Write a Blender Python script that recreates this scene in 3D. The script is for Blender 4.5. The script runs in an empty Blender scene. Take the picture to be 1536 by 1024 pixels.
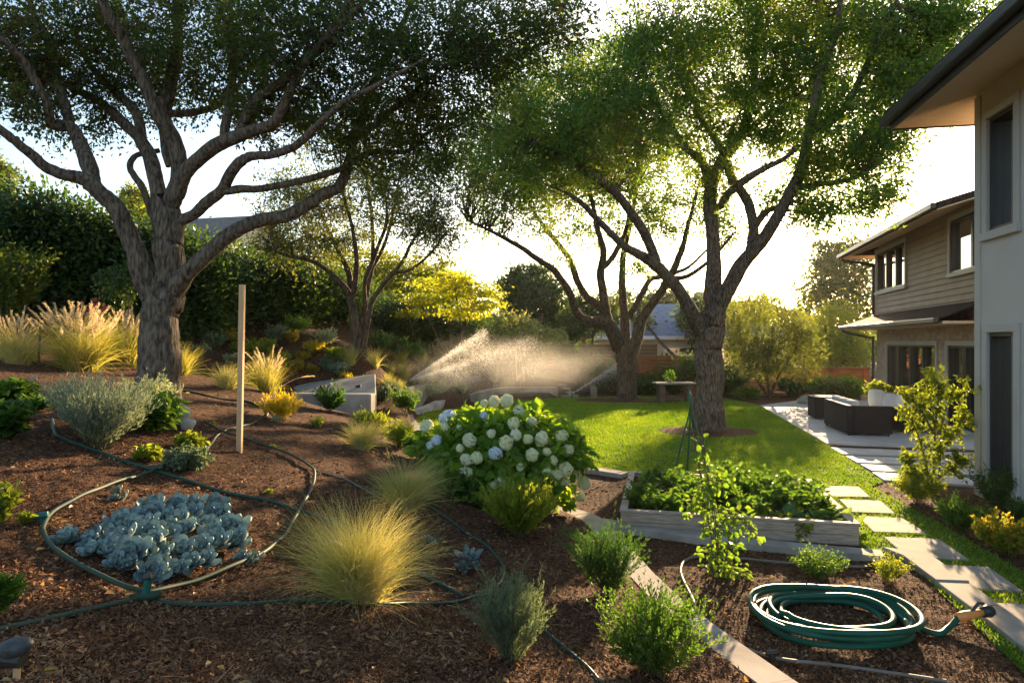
import bpy, bmesh, math, random
import numpy as np
from mathutils import Vector, Matrix

# ------------------------------------------------------------------ camera, world, sun, exposure
R = math.radians
scene = bpy.context.scene
H = 2.1                                   # eye height above the lawn
cam_d = bpy.data.cameras.new("camera")
cam_d.lens = 24.0; cam_d.sensor_width = 36.0; cam_d.clip_start = 0.05; cam_d.clip_end = 900
cam = bpy.data.objects.new("camera", cam_d)
cam.location = (0, 0, H); cam.rotation_euler = (R(90), 0, 0)
scene.collection.objects.link(cam); scene.camera = cam

SUN_AZ, SUN_EL = R(23.2), R(11.6)
world = bpy.data.worlds.new("World"); scene.world = world; world.use_nodes = True
wn = world.node_tree; wn.nodes.clear()
sky = wn.nodes.new("ShaderNodeTexSky"); sky.sky_type = 'NISHITA'; sky.sun_disc = False
sky.sun_elevation = SUN_EL; sky.sun_rotation = SUN_AZ
sky.air_density = 1.0; sky.dust_density = 1.2; sky.ozone_density = 1.2
bg = wn.nodes.new("ShaderNodeBackground"); bg.inputs[1].default_value = 0.095
wo = wn.nodes.new("ShaderNodeOutputWorld")
wn.links.new(sky.outputs[0], bg.inputs[0]); wn.links.new(bg.outputs[0], wo.inputs[0])

sd = bpy.data.lights.new("sun", 'SUN'); sd.energy = 5.0; sd.angle = R(0.6); sd.color = (1.0, 0.72, 0.42)
sun = bpy.data.objects.new("sun", sd)
sv = Vector((math.sin(SUN_AZ)*math.cos(SUN_EL), math.cos(SUN_AZ)*math.cos(SUN_EL), math.sin(SUN_EL)))
sun.rotation_euler = sv.to_track_quat('Z', 'Y').to_euler()
sun.location = sv*80
scene.collection.objects.link(sun)
scene.view_settings.view_transform = 'Standard'
scene.view_settings.look = 'None'
scene.view_settings.exposure = 2.0
scene.view_settings.gamma = 1.0
scene.cycles.max_bounces = 7; scene.cycles.diffuse_bounces = 3; scene.cycles.glossy_bounces = 3
scene.cycles.transmission_bounces = 5; scene.cycles.transparent_max_bounces = 8; scene.cycles.volume_bounces = 1
scene.cycles.use_denoising = True
scene.cycles.caustics_reflective = False; scene.cycles.caustics_refractive = False
scene.cycles.sample_clamp_indirect = 6.0

rng = np.random.default_rng(7)
random.seed(7)
C = scene.collection

# ------------------------------------------------------------------ terrain function
XC = np.array([(-6, 3.6), (0, 2.6), (4.15, 1.69), (5.84, 1.24), (7.88, .98), (8.5, .46), (12.1, -.8), (15.04, -1.88),
               (18.2, -2.6), (20, -2.7), (22.6, -1.4), (23.1, -1.04), (24, -.3), (25, 1.68), (25.6, 2.4), (28, 3.0), (35, 5), (60, 8), (140, 10)])
def xc(y): return np.interp(y, XC[:, 0], XC[:, 1])
CP = [(-1.8, 2.4, .9), (-.2, 3.2, .5), (.88, 3.9, .17), (-1.0, 4.2, .59), (-.05, 6.5, .335), (-2.8, 7, .99), (-4.7, 9, 1.38),
      (-3.2, 9.5, 1.0), (-7.2, 11, 1.66), (-4.3, 19, 1.9), (-3.2, 22, 1.05), (-10.5, 15, 2.85), (-7.2, 20, 2.72),
      (-4.4, 24, 2.4), (-3.75, 5, 1.18), (-2.4, 3.2, .98), (-14, 14, 3.3), (-16, 25, 4.6), (-25, 40, 7), (-8, 30, 3.6), (0, 45, 1.2),
      (-15, 3, 2.4), (-6, 2, 1.5), (-3, 0, 1.1), (0, 0, .55), (-30, 10, 5), (-.9, 24.6, .4), (1.2, 25.8, .42), (1.5, 28, .5), (-2.5, 26, .95), (-1.6, 26.5, .75), (-2.2, 22, .45), (-2.6, 19.8, .5),
      (-3.3, 15.6, .52), (-2.9, 17.5, .65), (-1.6, 22.5, .3), (-5, 13, 1.25), (-30, 80, 8), (0, 100, 1), (-60, 60, 10), (-2.0, 11.5, .62), (-1.0, 9.0, .42),
      (-5.0, 15.0, .72), (-3.6, 15.0, .42), (-5.0, 17.3, .88), (-3.7, 17.1, .82), (-4.4, 16.2, .7), (-5.9, 15.6, 1.1)]
for yy in (-3, 0, 2, 4.15, 5.84, 7.88, 8.5, 10.3, 12.1, 13.6, 15.04, 16.6, 18.2, 20, 22):
    CP.append((float(xc(yy)), yy, .05))
CP = np.array(CP, float)
def _u(r2): return np.where(r2 > 1e-12, r2*np.log(np.maximum(r2, 1e-12)), 0)
_n = len(CP)
_K = _u(((CP[:, None, :2]-CP[None, :, :2])**2).sum(-1)) + np.eye(_n)*0.08
_P = np.c_[np.ones(_n), CP[:, :2]]
_A = np.block([[_K, _P], [_P.T, np.zeros((3, 3))]])
_S = np.linalg.solve(_A, np.r_[CP[:, 2], 0, 0, 0])
def ground(x, y, fine=True):
    x = np.asarray(x, float); y = np.asarray(y, float)
    sh = np.broadcast(x, y).shape
    xf = np.broadcast_to(x, sh).ravel(); yf = np.broadcast_to(y, sh).ravel()
    out = np.empty(len(xf))
    for i in range(0, len(xf), 20000):
        a = xf[i:i+20000]; b = yf[i:i+20000]
        r2 = (a[:, None]-CP[:, 0])**2 + (b[:, None]-CP[:, 1])**2
        out[i:i+20000] = _u(r2) @ _S[:_n] + _S[_n] + _S[_n+1]*a + _S[_n+2]*b
    d = xc(yf)-xf
    k = np.clip(d/.35, 0, 1); k = k*k*(3-2*k)
    z = np.maximum(out, 0.02)*k
    if fine:
        b1 = np.sin(xf*3.1+yf*1.7)*np.sin(yf*2.7-xf*1.3)*.022 + np.sin(xf*7.3-yf*4.1+1)*np.sin(yf*6.7+xf*2.2)*.010
        near = np.clip(1-(yf-9)/8, 0.15, 1)
        z = z + b1*k*near
    return z.reshape(sh)
def g1(x, y): return float(ground(np.array([x]), np.array([y]))[0])
_ds = np.concatenate([np.linspace(1.2, 12, 700), np.linspace(12.02, 70, 1300)])
def G(px, py):
    """point of the terrain that lies behind a point of the photograph"""
    rx, rz = (px-768)/1024, -(py-512)/1024
    z = ground(rx*_ds, _ds)
    f = H+rz*_ds - z
    i = np.argmax(f < 0) if (f < 0).any() else len(_ds)-1
    if i > 0:
        t = f[i-1]/(f[i-1]-f[i]+1e-9); d = _ds[i-1]+(_ds[i]-_ds[i-1])*min(max(t, 0), 1)
    else: d = _ds[0]
    return Vector((rx*d, d, g1(rx*d, d)))
def F0(px, py, z=0.0):
    d = (H-z)*1024/(py-512); return Vector(((px-768)/1024*d, d, z))
def W(px, py, d): return Vector(((px-768)/1024*d, d, H-(py-512)/1024*d))

# ------------------------------------------------------------------ object helpers
def link(name, mesh, mat=None, parent=None, loc=(0, 0, 0)):
    o = bpy.data.objects.new(name, mesh); C.objects.link(o)
    if mat is not None: mesh.materials.append(mat)
    if parent is not None: o.parent = parent
    o.location = loc
    return o
def root_of(p):
    while p.parent is not None: p = p.parent
    return p
def np_mesh(name, V, F, smooth=False):
    """V (n,3); F list of (m,k) index arrays"""
    me = bpy.data.meshes.new(name)
    V = np.ascontiguousarray(V, dtype=np.float32)
    if isinstance(F, np.ndarray): F = [F]
    F = [np.asarray(f, dtype=np.int32) for f in F if len(f)]
    me.vertices.add(len(V)); me.vertices.foreach_set("co", V.ravel())
    nl = sum(f.size for f in F); npoly = sum(len(f) for f in F)
    me.loops.add(nl); me.polygons.add(npoly)
    me.loops.foreach_set("vertex_index", np.concatenate([f.ravel() for f in F]))
    tot = np.concatenate([np.full(len(f), f.shape[1], np.int32) for f in F])
    st = np.concatenate([[0], np.cumsum(tot)[:-1]]).astype(np.int32)
    me.polygons.foreach_set("loop_start", st); me.polygons.foreach_set("loop_total", tot)
    me.polygons.foreach_set("use_smooth", np.full(npoly, smooth, dtype=bool))
    me.update(calc_edges=True); me.validate()
    return me
def part(name, V, F, mat, parent=None, smooth=False, label=None):
    """mesh in world coordinates; stored relative to the thing's base"""
    V = np.asarray(V, float).reshape(-1, 3)
    if parent is not None:
        V = V - np.array(root_of(parent).location)
    o = link(name, np_mesh(name, V, F, smooth), mat, parent)
    if label: o['label'] = label
    return o
def tag(o, label=None, cat=None, group=None, kind=None):
    if label: o['label'] = label
    if cat: o['category'] = cat
    if group: o['group'] = group
    if kind: o['kind'] = kind
    return o
def thing(name, label, cat, loc=(0, 0, 0), group=None):
    o = bpy.data.objects.new(name, None); C.objects.link(o); o.location = loc
    o.empty_display_size = .1
    return tag(o, label, cat, group)
def copy_tree(o, parent=None):
    c = o.copy(); C.objects.link(c); c.parent = parent
    for ch in list(o.children): copy_tree(ch, c)
    return c
class MB:
    """collects boxes / prisms / tubes, any frame"""
    def __init__(s): s.V = []; s.F = {}; s.n = 0
    def add(s, V, F):
        V = np.asarray(V, float)
        for f in F:
            s.F.setdefault(len(f), []).append([i+s.n for i in f])
        s.V.append(V); s.n += len(V)
    def box(s, o, u, v, w):
        """corner o and three edge vectors"""
        o, u, v, w = (np.array(a, float) for a in (o, u, v, w))
        P = [o, o+u, o+u+v, o+v, o+w, o+u+w, o+u+v+w, o+v+w]
        if np.dot(np.cross(u, v), w) < 0: F = [(0, 1, 2, 3), (7, 6, 5, 4), (4, 5, 1, 0), (5, 6, 2, 1), (6, 7, 3, 2), (7, 4, 0, 3)]
        else: F = [(3, 2, 1, 0), (4, 5, 6, 7), (0, 1, 5, 4), (1, 2, 6, 5), (2, 3, 7, 6), (3, 0, 4, 7)]
        s.add(P, F)
    def prism(s, pts, z0, z1):
        """polygon pts (x,y[,dz]) extruded from z0 to z1"""
        n = len(pts); P = [(p[0], p[1], z0) for p in pts]+[(p[0], p[1], z1) for p in pts]
        a = sum(pts[i][0]*pts[(i+1) % n][1]-pts[(i+1) % n][0]*pts[i][1] for i in range(n))
        r = range(n)
        if a > 0:
            F = [tuple(reversed(r)), tuple(n+i for i in r)]+[(i, (i+1) % n, n+(i+1) % n, n+i) for i in r]
        else:
            F = [tuple(r), tuple(n+i for i in reversed(r))]+[((i+1) % n, i, n+i, n+(i+1) % n) for i in r]
        s.add(P, F)
    def solid(s, bot, top):
        n = len(bot); P = list(bot)+list(top); r = range(n)
        s.add(P, [tuple(reversed(r)), tuple(n+i for i in r)]+[(i, (i+1) % n, n+(i+1) % n, n+i) for i in r])
    def tube(s, pts, rad, n=8, cap=True):
        V, F = tube_np(pts, rad, n); s.add(V, [tuple(f) for f in F])
        if cap:
            k = len(pts); s.F.setdefault(n, [])
            b = s.n-len(V)
            s.F[n].append([b+i for i in reversed(range(n))]); s.F[n].append([b+(k-1)*n+i for i in range(n)])
    def build(s, name, mat, parent=None, smooth=False, bevel=0, label=None):
        o = part(name, np.concatenate(s.V), [np.array(f) for f in s.F.values()], mat, parent, smooth, label)
        if bevel:
            m = o.modifiers.new("bevel", 'BEVEL'); m.width = bevel; m.segments = 2; m.limit_method = 'ANGLE'; m.angle_limit = R(35)
        return o
def tube_np(pts, rad, n=8):
    P = np.asarray([tuple(p) for p in pts], float); k = len(P)
    rad = np.broadcast_to(np.asarray(rad, float), (k,))
    T = np.gradient(P, axis=0); T /= np.linalg.norm(T, axis=1)[:, None]+1e-9
    a = np.array([1., 0, 0]) if abs(T[0, 0]) < .8 else np.array([0, 1., 0])
    N = np.empty_like(P); cur = a-T[0]*a.dot(T[0]); cur /= np.linalg.norm(cur); N[0] = cur
    for i in range(1, k):
        cur = cur-T[i]*cur.dot(T[i]); cur /= np.linalg.norm(cur)+1e-9; N[i] = cur
    B = np.cross(T, N)
    th = np.arange(n)/n*2*math.pi
    V = P[:, None]+rad[:, None, None]*(np.cos(th)[None, :, None]*N[:, None]+np.sin(th)[None, :, None]*B[:, None])
    i = np.arange(k-1)[:, None]*n; j = np.arange(n)[None]
    F = np.stack([i+j, i+(j+1) % n, i+n+(j+1) % n, i+n+j], -1).reshape(-1, 4)
    return V.reshape(-1, 3), F
def catmull(pts, m=6):
    P = np.asarray([tuple(p) for p in pts], float)
    Q = np.vstack([2*P[0]-P[1], P, 2*P[-1]-P[-2]]); out = []
    t = (np.arange(m)/m)[:, None]
    for i in range(1, len(Q)-2):
        a, b, c, d = Q[i-1], Q[i], Q[i+1], Q[i+2]
        out.append(.5*((2*b)+(c-a)*t+(2*a-5*b+4*c-d)*t*t+(3*b-a-3*c+d)*t**3))
    out.append(Q[-2:-1]); return np.vstack(out)
class Acc:
    """accumulates numpy geometry with quads"""
    def __init__(s): s.V = []; s.F = []; s.n = 0
    def add(s, V, F):
        if len(V) == 0: return
        s.V.append(V); s.F.append(np.asarray(F)+s.n); s.n += len(V)
    def build(s, name, mat, parent=None, smooth=False, label=None):
        return part(name, np.concatenate(s.V), np.concatenate(s.F), mat, parent, smooth, label)

# ------------------------------------------------------------------ material helpers
def newmat(name):
    m = bpy.data.materials.new(name); m.use_nodes = True
    nt = m.node_tree; nt.nodes.clear()
    out = nt.nodes.new("ShaderNodeOutputMaterial")
    return m, nt, out
def N(nt, typ, **kw):
    n = nt.nodes.new(typ)
    for k, v in kw.items():
        if k.startswith("i_"):
            n.inputs[int(k[2:])].default_value = v
        else: setattr(n, k, v)
    return n
def c4(c): return (c[0], c[1], c[2], 1)
def lift(cols, k=1.34): return [tuple(min(.8, v*k) for v in c) for c in cols]
def ramp(nt, fac, stops):
    r = N(nt, "ShaderNodeValToRGB"); cr = r.color_ramp
    while len(cr.elements) < len(stops): cr.elements.new(.5)
    for e, (p, c) in zip(cr.elements, stops): e.position = p; e.color = c4(c)
    nt.links.new(fac, r.inputs[0]); return r.outputs[0]
def leaf_mat(name, cols, trans=.5, tcol=None, rough=.5, spec=.35, clump=1.2):
    """cols: colour stops spread over a random value per leaf, nudged by a soft clump noise"""
    m, nt, out = newmat(name); cols = lift(cols)
    geo = N(nt, "ShaderNodeNewGeometry"); tc = N(nt, "ShaderNodeTexCoord")
    no = N(nt, "ShaderNodeTexNoise"); no.inputs["Scale"].default_value = clump; no.inputs["Detail"].default_value = 2
    nt.links.new(tc.outputs["Object"], no.inputs["Vector"])
    mx = N(nt, "ShaderNodeMath", operation='MULTIPLY_ADD'); mx.inputs[1].default_value = .6
    nt.links.new(geo.outputs["Random Per Island"], mx.inputs[0])
    m2 = N(nt, "ShaderNodeMath", operation='MULTIPLY_ADD'); m2.inputs[1].default_value = 1.4; m2.inputs[2].default_value = -.5
    nt.links.new(no.outputs[0], m2.inputs[0]); nt.links.new(m2.outputs[0], mx.inputs[2])
    st = [(i/(max(len(cols)-1, 1)), c) for i, c in enumerate(cols)]
    col = ramp(nt, mx.outputs[0], st)
    p = N(nt, "ShaderNodeBsdfPrincipled"); p.inputs["Roughness"].default_value = rough
    p.inputs["Specular IOR Level"].default_value = spec
    nt.links.new(col, p.inputs["Base Color"])
    t = N(nt, "ShaderNodeBsdfTranslucent")
    mm = N(nt, "ShaderNodeMix", data_type='RGBA', blend_type='MULTIPLY'); mm.inputs[0].default_value = 1
    tc2 = tcol or (2.4, 2.1, .9)
    mm.inputs[7].default_value = c4(tc2); nt.links.new(col, mm.inputs[6]); nt.links.new(mm.outputs[2], t.inputs[0])
    ms = N(nt, "ShaderNodeMixShader"); ms.inputs[0].default_value = trans
    nt.links.new(p.outputs[0], ms.inputs[1]); nt.links.new(t.outputs[0], ms.inputs[2])
    nt.links.new(ms.outputs[0], out.inputs[0]); return m
def solid_mat(name, cols, scale=4, rough=.7, spec=.3, bump=0, bscale=60, metal=0, stretch=None, detail=4, coat=0, bdist=.01):
    """noise between colours, with an optional bump"""
    m, nt, out = newmat(name); cols = lift(cols)
    tc = N(nt, "ShaderNodeTexCoord"); mp = N(nt, "ShaderNodeMapping")
    nt.links.new(tc.outputs["Object"], mp.inputs[0])
    if stretch: mp.inputs["Scale"].default_value = stretch
    no = N(nt, "ShaderNodeTexNoise"); no.inputs["Scale"].default_value = scale; no.inputs["Detail"].default_value = detail
    nt.links.new(mp.outputs[0], no.inputs["Vector"])
    p = N(nt, "ShaderNodeBsdfPrincipled"); p.inputs["Roughness"].default_value = rough
    p.inputs["Specular IOR Level"].default_value = spec; p.inputs["Metallic"].default_value = metal
    p.inputs["Coat Weight"].default_value = coat
    k = len(cols)
    col = ramp(nt, no.outputs[0], [(.3+.4*i/max(k-1, 1), c) for i, c in enumerate(cols)])
    nt.links.new(col, p.inputs["Base Color"])
    if bump:
        n2 = N(nt, "ShaderNodeTexNoise"); n2.inputs["Scale"].default_value = bscale; n2.inputs["Detail"].default_value = 5
        nt.links.new(mp.outputs[0], n2.inputs["Vector"])
        b = N(nt, "ShaderNodeBump"); b.inputs["Strength"].default_value = bump; b.inputs["Distance"].default_value = bdist
        nt.links.new(n2.outputs[0], b.inputs["Height"]); nt.links.new(b.outputs[0], p.inputs["Normal"])
    nt.links.new(p.outputs[0], out.inputs[0]); return m

M = {}
def bark_mat(name, dark, light, sc=1.0):
    m, nt, out = newmat(name)
    tc = N(nt, "ShaderNodeTexCoord"); mp = N(nt, "ShaderNodeMapping"); mp.inputs["Scale"].default_value = (18*sc, 18*sc, 5*sc)
    nt.links.new(tc.outputs["Object"], mp.inputs[0])
    dn = N(nt, "ShaderNodeTexNoise"); dn.inputs["Scale"].default_value = .5; nt.links.new(mp.outputs[0], dn.inputs["Vector"])
    ad = N(nt, "ShaderNodeMix", data_type='RGBA', blend_type='ADD'); ad.inputs[0].default_value = .9
    nt.links.new(mp.outputs[0], ad.inputs[6]); nt.links.new(dn.outputs[1], ad.inputs[7])
    vo = N(nt, "ShaderNodeTexVoronoi", feature='DISTANCE_TO_EDGE'); vo.inputs["Scale"].default_value = 1.0
    nt.links.new(ad.outputs[2], vo.inputs["Vector"])
    no = N(nt, "ShaderNodeTexNoise"); no.inputs["Scale"].default_value = 1.5; no.inputs["Detail"].default_value = 6
    nt.links.new(mp.outputs[0], no.inputs["Vector"])
    mu = N(nt, "ShaderNodeMath", operation='MULTIPLY_ADD'); mu.inputs[1].default_value = .6
    nt.links.new(vo.outputs[0], mu.inputs[0]); nt.links.new(no.outputs[0], mu.inputs[2])
    col = ramp(nt, mu.outputs[0], [(.35, dark), (.75, light)])
    p = N(nt, "ShaderNodeBsdfPrincipled"); p.inputs["Roughness"].default_value = .9; p.inputs["Specular IOR Level"].default_value = .15
    nt.links.new(col, p.inputs["Base Color"])
    b = N(nt, "ShaderNodeBump"); b.inputs["Strength"].default_value = 1; b.inputs["Distance"].default_value = .035
    nt.links.new(mu.outputs[0], b.inputs["Height"]); nt.links.new(b.outputs[0], p.inputs["Normal"])
    nt.links.new(p.outputs[0], out.inputs[0]); return m
M['bark'] = bark_mat('bark', (.032, .025, .020), (.20, .15, .11))
M['bark_far'] = bark_mat('bark_far', (.04, .028, .02), (.17, .12, .08), .7)
M['stem'] = solid_mat('stem', [(.05, .055, .02), (.10, .08, .035)], 8)
M['twig'] = solid_mat('twig', [(.06, .04, .025), (.13, .09, .055)], 8)
M['mulch'] = solid_mat('mulch', [(.025, .013, .008), (.075, .036, .019), (.14, .07, .035)], 22, .95, .1, 1, 70, detail=8, bdist=.03)
M['chip'] = leaf_mat('chip', [(.045, .021, .011), (.11, .051, .025), (.18, .092, .045), (.27, .16, .085)], .0, rough=.9, spec=.1, clump=3)
M['straw'] = leaf_mat('straw', [(.22, .14, .07), (.36, .25, .13)], .0, rough=.8, clump=3)
M['concrete'] = solid_mat('concrete', [(.17, .145, .12), (.28, .24, .20), (.35, .305, .26)], 2.6, .85, .2, .5, 90, bdist=.004)
M['pale_concrete'] = solid_mat('pale_concrete', [(.15, .13, .10), (.24, .21, .175), (.30, .265, .22)], 2.2, .85, .2, .4, 70, bdist=.004)
M['paving'] = solid_mat('paving', [(.28, .27, .26), (.38, .37, .36)], 2.5, .75, .3, .4, 80, bdist=.003)
M['stone'] = solid_mat('stone', [(.22, .20, .17), (.38, .34, .29), (.46, .43, .38)], 3, .85, .2, .8, 25, bdist=.02)
M['bed_wood'] = solid_mat('bed_wood', [(.22, .165, .12), (.34, .26, .20), (.42, .33, .26)], 6, .8, .2, .6, 30, stretch=(1.2, 1.2, 14), bdist=.006)
M['post_wood'] = solid_mat('post_wood', [(.36, .22, .12), (.46, .29, .16)], 6, .7, .2, .4, 30, stretch=(14, 14, 1), bdist=.004)
M['fence_wood'] = solid_mat('fence_wood', [(.16, .065, .03), (.27, .115, .055), (.34, .16, .08)], 2.5, .8, .2, .5, 20, stretch=(1, 1, 9), bdist=.006)
M['tan_wood'] = solid_mat('tan_wood', [(.105, .07, .045), (.17, .115, .075)], 2.5, .85, .2, .5, 20, stretch=(1, 1, 9), bdist=.006)
M['black_metal'] = solid_mat('black_metal', [(.018, .017, .016), (.03, .028, .026)], 4, .45, .5)
M['gutter'] = solid_mat('gutter', [(.035, .03, .028), (.05, .044, .04)], 4, .4, .5)
M['hose'] = solid_mat('hose', [(.005, .055, .035), (.009, .08, .05)], 6, .48, .3, .1, 60)
M['olive_hose'] = solid_mat('olive_hose', [(.012, .035, .022), (.025, .045, .028), (.055, .06, .038)], 1.6, .6, .25)
M['dark_hose'] = solid_mat('dark_hose', [(.006, .030, .019), (.016, .048, .03)], 3, .45, .4)
M['drip'] = solid_mat('drip', [(.10, .08, .06), (.18, .15, .12)], 4, .6, .3)
M['teal'] = solid_mat('teal', [(.006, .075, .06), (.012, .10, .08)], 6, .4, .5)
M['orange'] = solid_mat('orange', [(.6, .2, .05), (.7, .28, .08)], 6, .4, .5)

# ------------------------------------------------------------------ plant geometry in numpy
def unit(a): return a/(np.linalg.norm(a, axis=-1, keepdims=True)+1e-9)
def leaves(P, A, L, wr=.4, nrm=None, r=rng):
    """diamond leaves: base P, axis A, length L"""
    n = len(P); L = np.broadcast_to(L, (n,))[:, None]
    ref = r.normal(size=(n, 3)) if nrm is None else nrm+r.normal(size=(n, 3))*.25
    S = unit(np.cross(A, ref)); Nn = np.cross(S, A)
    w = L*wr*.5
    V = np.stack([P, P+A*L*.45+S*w, P+A*L+Nn*L*-.08, P+A*L*.45-S*w], 1).reshape(-1, 3)
    return V, np.arange(n*4).reshape(-1, 4)
def leaves6(P, A, L, wr=.55, nrm=None, fold=.12, r=rng, curl=.12):
    """folded leaves with a midrib: two quads each"""
    n = len(P); L = np.broadcast_to(L, (n,))[:, None]
    ref = r.normal(size=(n, 3)) if nrm is None else nrm+r.normal(size=(n, 3))*.3
    S = unit(np.cross(A, ref)); Nn = unit(np.cross(S, A)); w = L*wr*.5
    f = Nn*L*fold
    V = np.stack([P, P+A*L*.32+S*w+f, P+A*L*.72+S*w*.75+f*.6-Nn*L*curl*.5, P+A*L-Nn*L*curl, P+A*L*.72-S*w*.75+f*.6-Nn*L*curl*.5, P+A*L*.32-S*w+f], 1)
    b = (np.arange(n)*6)[:, None]
    F = np.concatenate([b+np.array([[0, 1, 2, 3]]), b+np.array([[0, 3, 4, 5]])])
    return V.reshape(-1, 3), F
def arcs(n, L, th0, droop, segs, root, r=rng, phi=None, lean=(0, 0)):
    """bending stems; th0 start angle from vertical, droop extra angle at tip"""
    phi = r.uniform(0, 2*math.pi, n) if phi is None else phi
    t = np.linspace(0, 1, segs+1)[None]
    th = th0[:, None]+droop[:, None]*t**1.3
    wob = r.normal(size=n)[:, None]*.35*t
    ph = phi[:, None]+wob
    T = np.stack([np.sin(th)*np.cos(ph)+lean[0]*t, np.sin(th)*np.sin(ph)+lean[1]*t, np.cos(th)], -1)
    step = (L/segs)[:, None, None]
    P = np.cumsum(T*step, 1); P = np.concatenate([np.zeros((n, 1, 3)), P[:, :-1]], 1)
    return root[:, None]+P, unit(T)
def ribbons(P, T, w, r=rng):
    n, k, _ = P.shape
    S = unit(np.cross(T, unit(r.normal(size=(n, 1, 3)))))
    prof = np.linspace(1, .12, k)[None, :, None]
    w = np.broadcast_to(w, (n,))[:, None, None]
    V = np.stack([P-S*w*prof*.5, P+S*w*prof*.5], 2).reshape(-1, 3)
    i = (np.arange(n)*k*2)[:, None]+(np.arange(k-1)*2)[None]
    F = np.stack([i, i+1, i+3, i+2], -1).reshape(-1, 4)
    return V, F
def along(P, T, m, t0, r=rng, t1=1.0):
    """m random samples on each stem"""
    n, k, _ = P.shape
    t = r.uniform(t0, t1, (n, m))*(k-1); i = np.minimum(t.astype(int), k-2); f = (t-i)[..., None]
    a = np.arange(n)[:, None]
    return (P[a, i]*(1-f)+P[a, i+1]*f).reshape(-1, 3), T[a, i].reshape(-1, 3)
def perp(T, r=rng):
    return unit(np.cross(T, r.normal(size=T.shape)))
def disc(n, rad, r=rng):
    a = r.uniform(0, 2*math.pi, n); q = rad*np.sqrt(r.uniform(0, 1, n))
    return np.stack([q*np.cos(a), q*np.sin(a), np.zeros(n)], 1)
def sit(P):
    P = P.copy(); P[:, 2] = ground(P[:, 0], P[:, 1])-.01; return P

def tuft(label, px, py, hp, wp, mat, n=500, droop=1.1, name='ornamental_grass', cat='grass tuft', group=None, width=.004, plumes=0, plume_mat=None, lean=(0, 0)):
    b = G(px, py); d = b.y; h = hp*d/1024*1.12; w = wp*d/1024
    o = thing(name, label, cat, b, group)
    root = sit(disc(n, w*.28)+np.array(b))
    L = h*rng.uniform(.65, 1.18, n)
    th0 = np.abs(rng.normal(0, .30, n))+rng.uniform(0, .42, n)*min(w/h*1.2, 1.4)
    nb = 26; bk = rng.integers(0, nb, n); bphi = rng.uniform(0, 2*math.pi, nb); bth = rng.normal(0, .13, nb); bl = rng.uniform(.8, 1.1, nb)
    phi = bphi[bk]+rng.normal(0, .42, n); th0 = np.abs(th0+bth[bk]); L = L*bl[bk]
    dr = droop*rng.uniform(.3, 1.25, n)*min(w/h*1.1, 1.5)
    odd = rng.uniform(0, 1, n) < .06; th0 = np.where(odd, th0+rng.uniform(.3, .8, n), th0); dr = np.where(odd, dr+.7, dr)
    P, T = arcs(n, L, th0, dr, 6, root, phi=phi, lean=lean)
    V, F = ribbons(P, T, width*rng.uniform(.6, 1.3, n))
    part('blades', V, F, mat, o)
    if plumes:
        m = plumes
        root = sit(disc(m, w*.3)+np.array(b))
        phi = rng.uniform(0, 2*math.pi, m)
        P, T = arcs(m, h*rng.uniform(.85, 1.25, m), np.abs(rng.normal(.1, .3, m)), rng.uniform(.1, .9, m), 8, root, phi=phi)
        a = Acc(); a.add(*ribbons(P, T, .004))
        q, tt = along(P, T, 110, .72)
        ax = unit(tt*1.0+perp(tt)*.75)
        a.add(*leaves(q, ax, h*rng.uniform(.03, .055, len(q)), .16))
        a.build('plumes', plume_mat or mat, o)
    return o
def shrub(label, px, py, hp, wp, mat, stems=60, per=60, ll=.03, wr=.3, spread=.9, droop=.25, ang=.8, name='garden_shrub', cat='shrub', group=None, t0=.15, base=None, six=False, up=0., stem_mat=None, tips=None):
    b = G(px, py) if base is None else Vector(base); d = b.y; h = hp*d/1024; w = wp*d/1024
    o = thing(name, label, cat, b, group)
    root = sit(disc(stems, w*.22)+np.array(b))
    mx = math.atan2(w, h*.75)*spread*1.15
    u = np.sqrt(rng.uniform(0, 1, stems)); th0 = mx*u
    L = (h*np.cos(th0*.55)+w*.35*np.sin(th0))*rng.uniform(.72, 1.12, stems)
    P, T = arcs(stems, L, th0, droop*rng.uniform(-.8, 1.2, stems), 6, root)
    # side shoots
    q, tt = along(P, T, 4, .3, t1=.85)
    nb = len(q); phi2 = rng.uniform(0, 2*math.pi, nb)
    dirs = unit(tt+perp(tt)*.7)
    Ls = np.repeat(L, 4)*rng.uniform(.18, .4, nb)
    t = np.linspace(0, 1, 4)[None, :, None]
    P2 = q[:, None]+dirs[:, None]*t*Ls[:, None, None]+np.array([0, 0, 1.])*(t**2)*Ls[:, None, None]*.25
    T2 = unit(np.gradient(P2, axis=1))
    a = Acc(); a.add(*ribbons(P, T, max(.004, h*.012))); a.add(*ribbons(P2, T2, max(.003, h*.008)))
    a.build('stems', stem_mat or M['stem'], o)
    a = Acc()
    for PP, TT, m, tt0 in ((P, T, int(per*.45), t0), (P2, T2, int(per*.16), .1)):
        q, tx = along(PP, TT, m, tt0)
        ax = unit(tx*(1-ang*.45)+perp(tx)*ang+np.array([0, 0, up]))
        LL = ll*rng.uniform(.55, 1.25, len(q))
        a.add(*(leaves6(q, ax, LL, wr, nrm=np.tile([0, 0, 1.], (len(q), 1))) if six else leaves(q, ax, LL, wr)))
    a.build('foliage', mat, o)
    if tips:
        q, tx = along(P2, T2, 3, .8)
        a = Acc(); a.add(*leaves(q, unit(tx+perp(tx)*.6), ll*.9, .6)); a.build('blossoms', tips, o)
    return o
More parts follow.
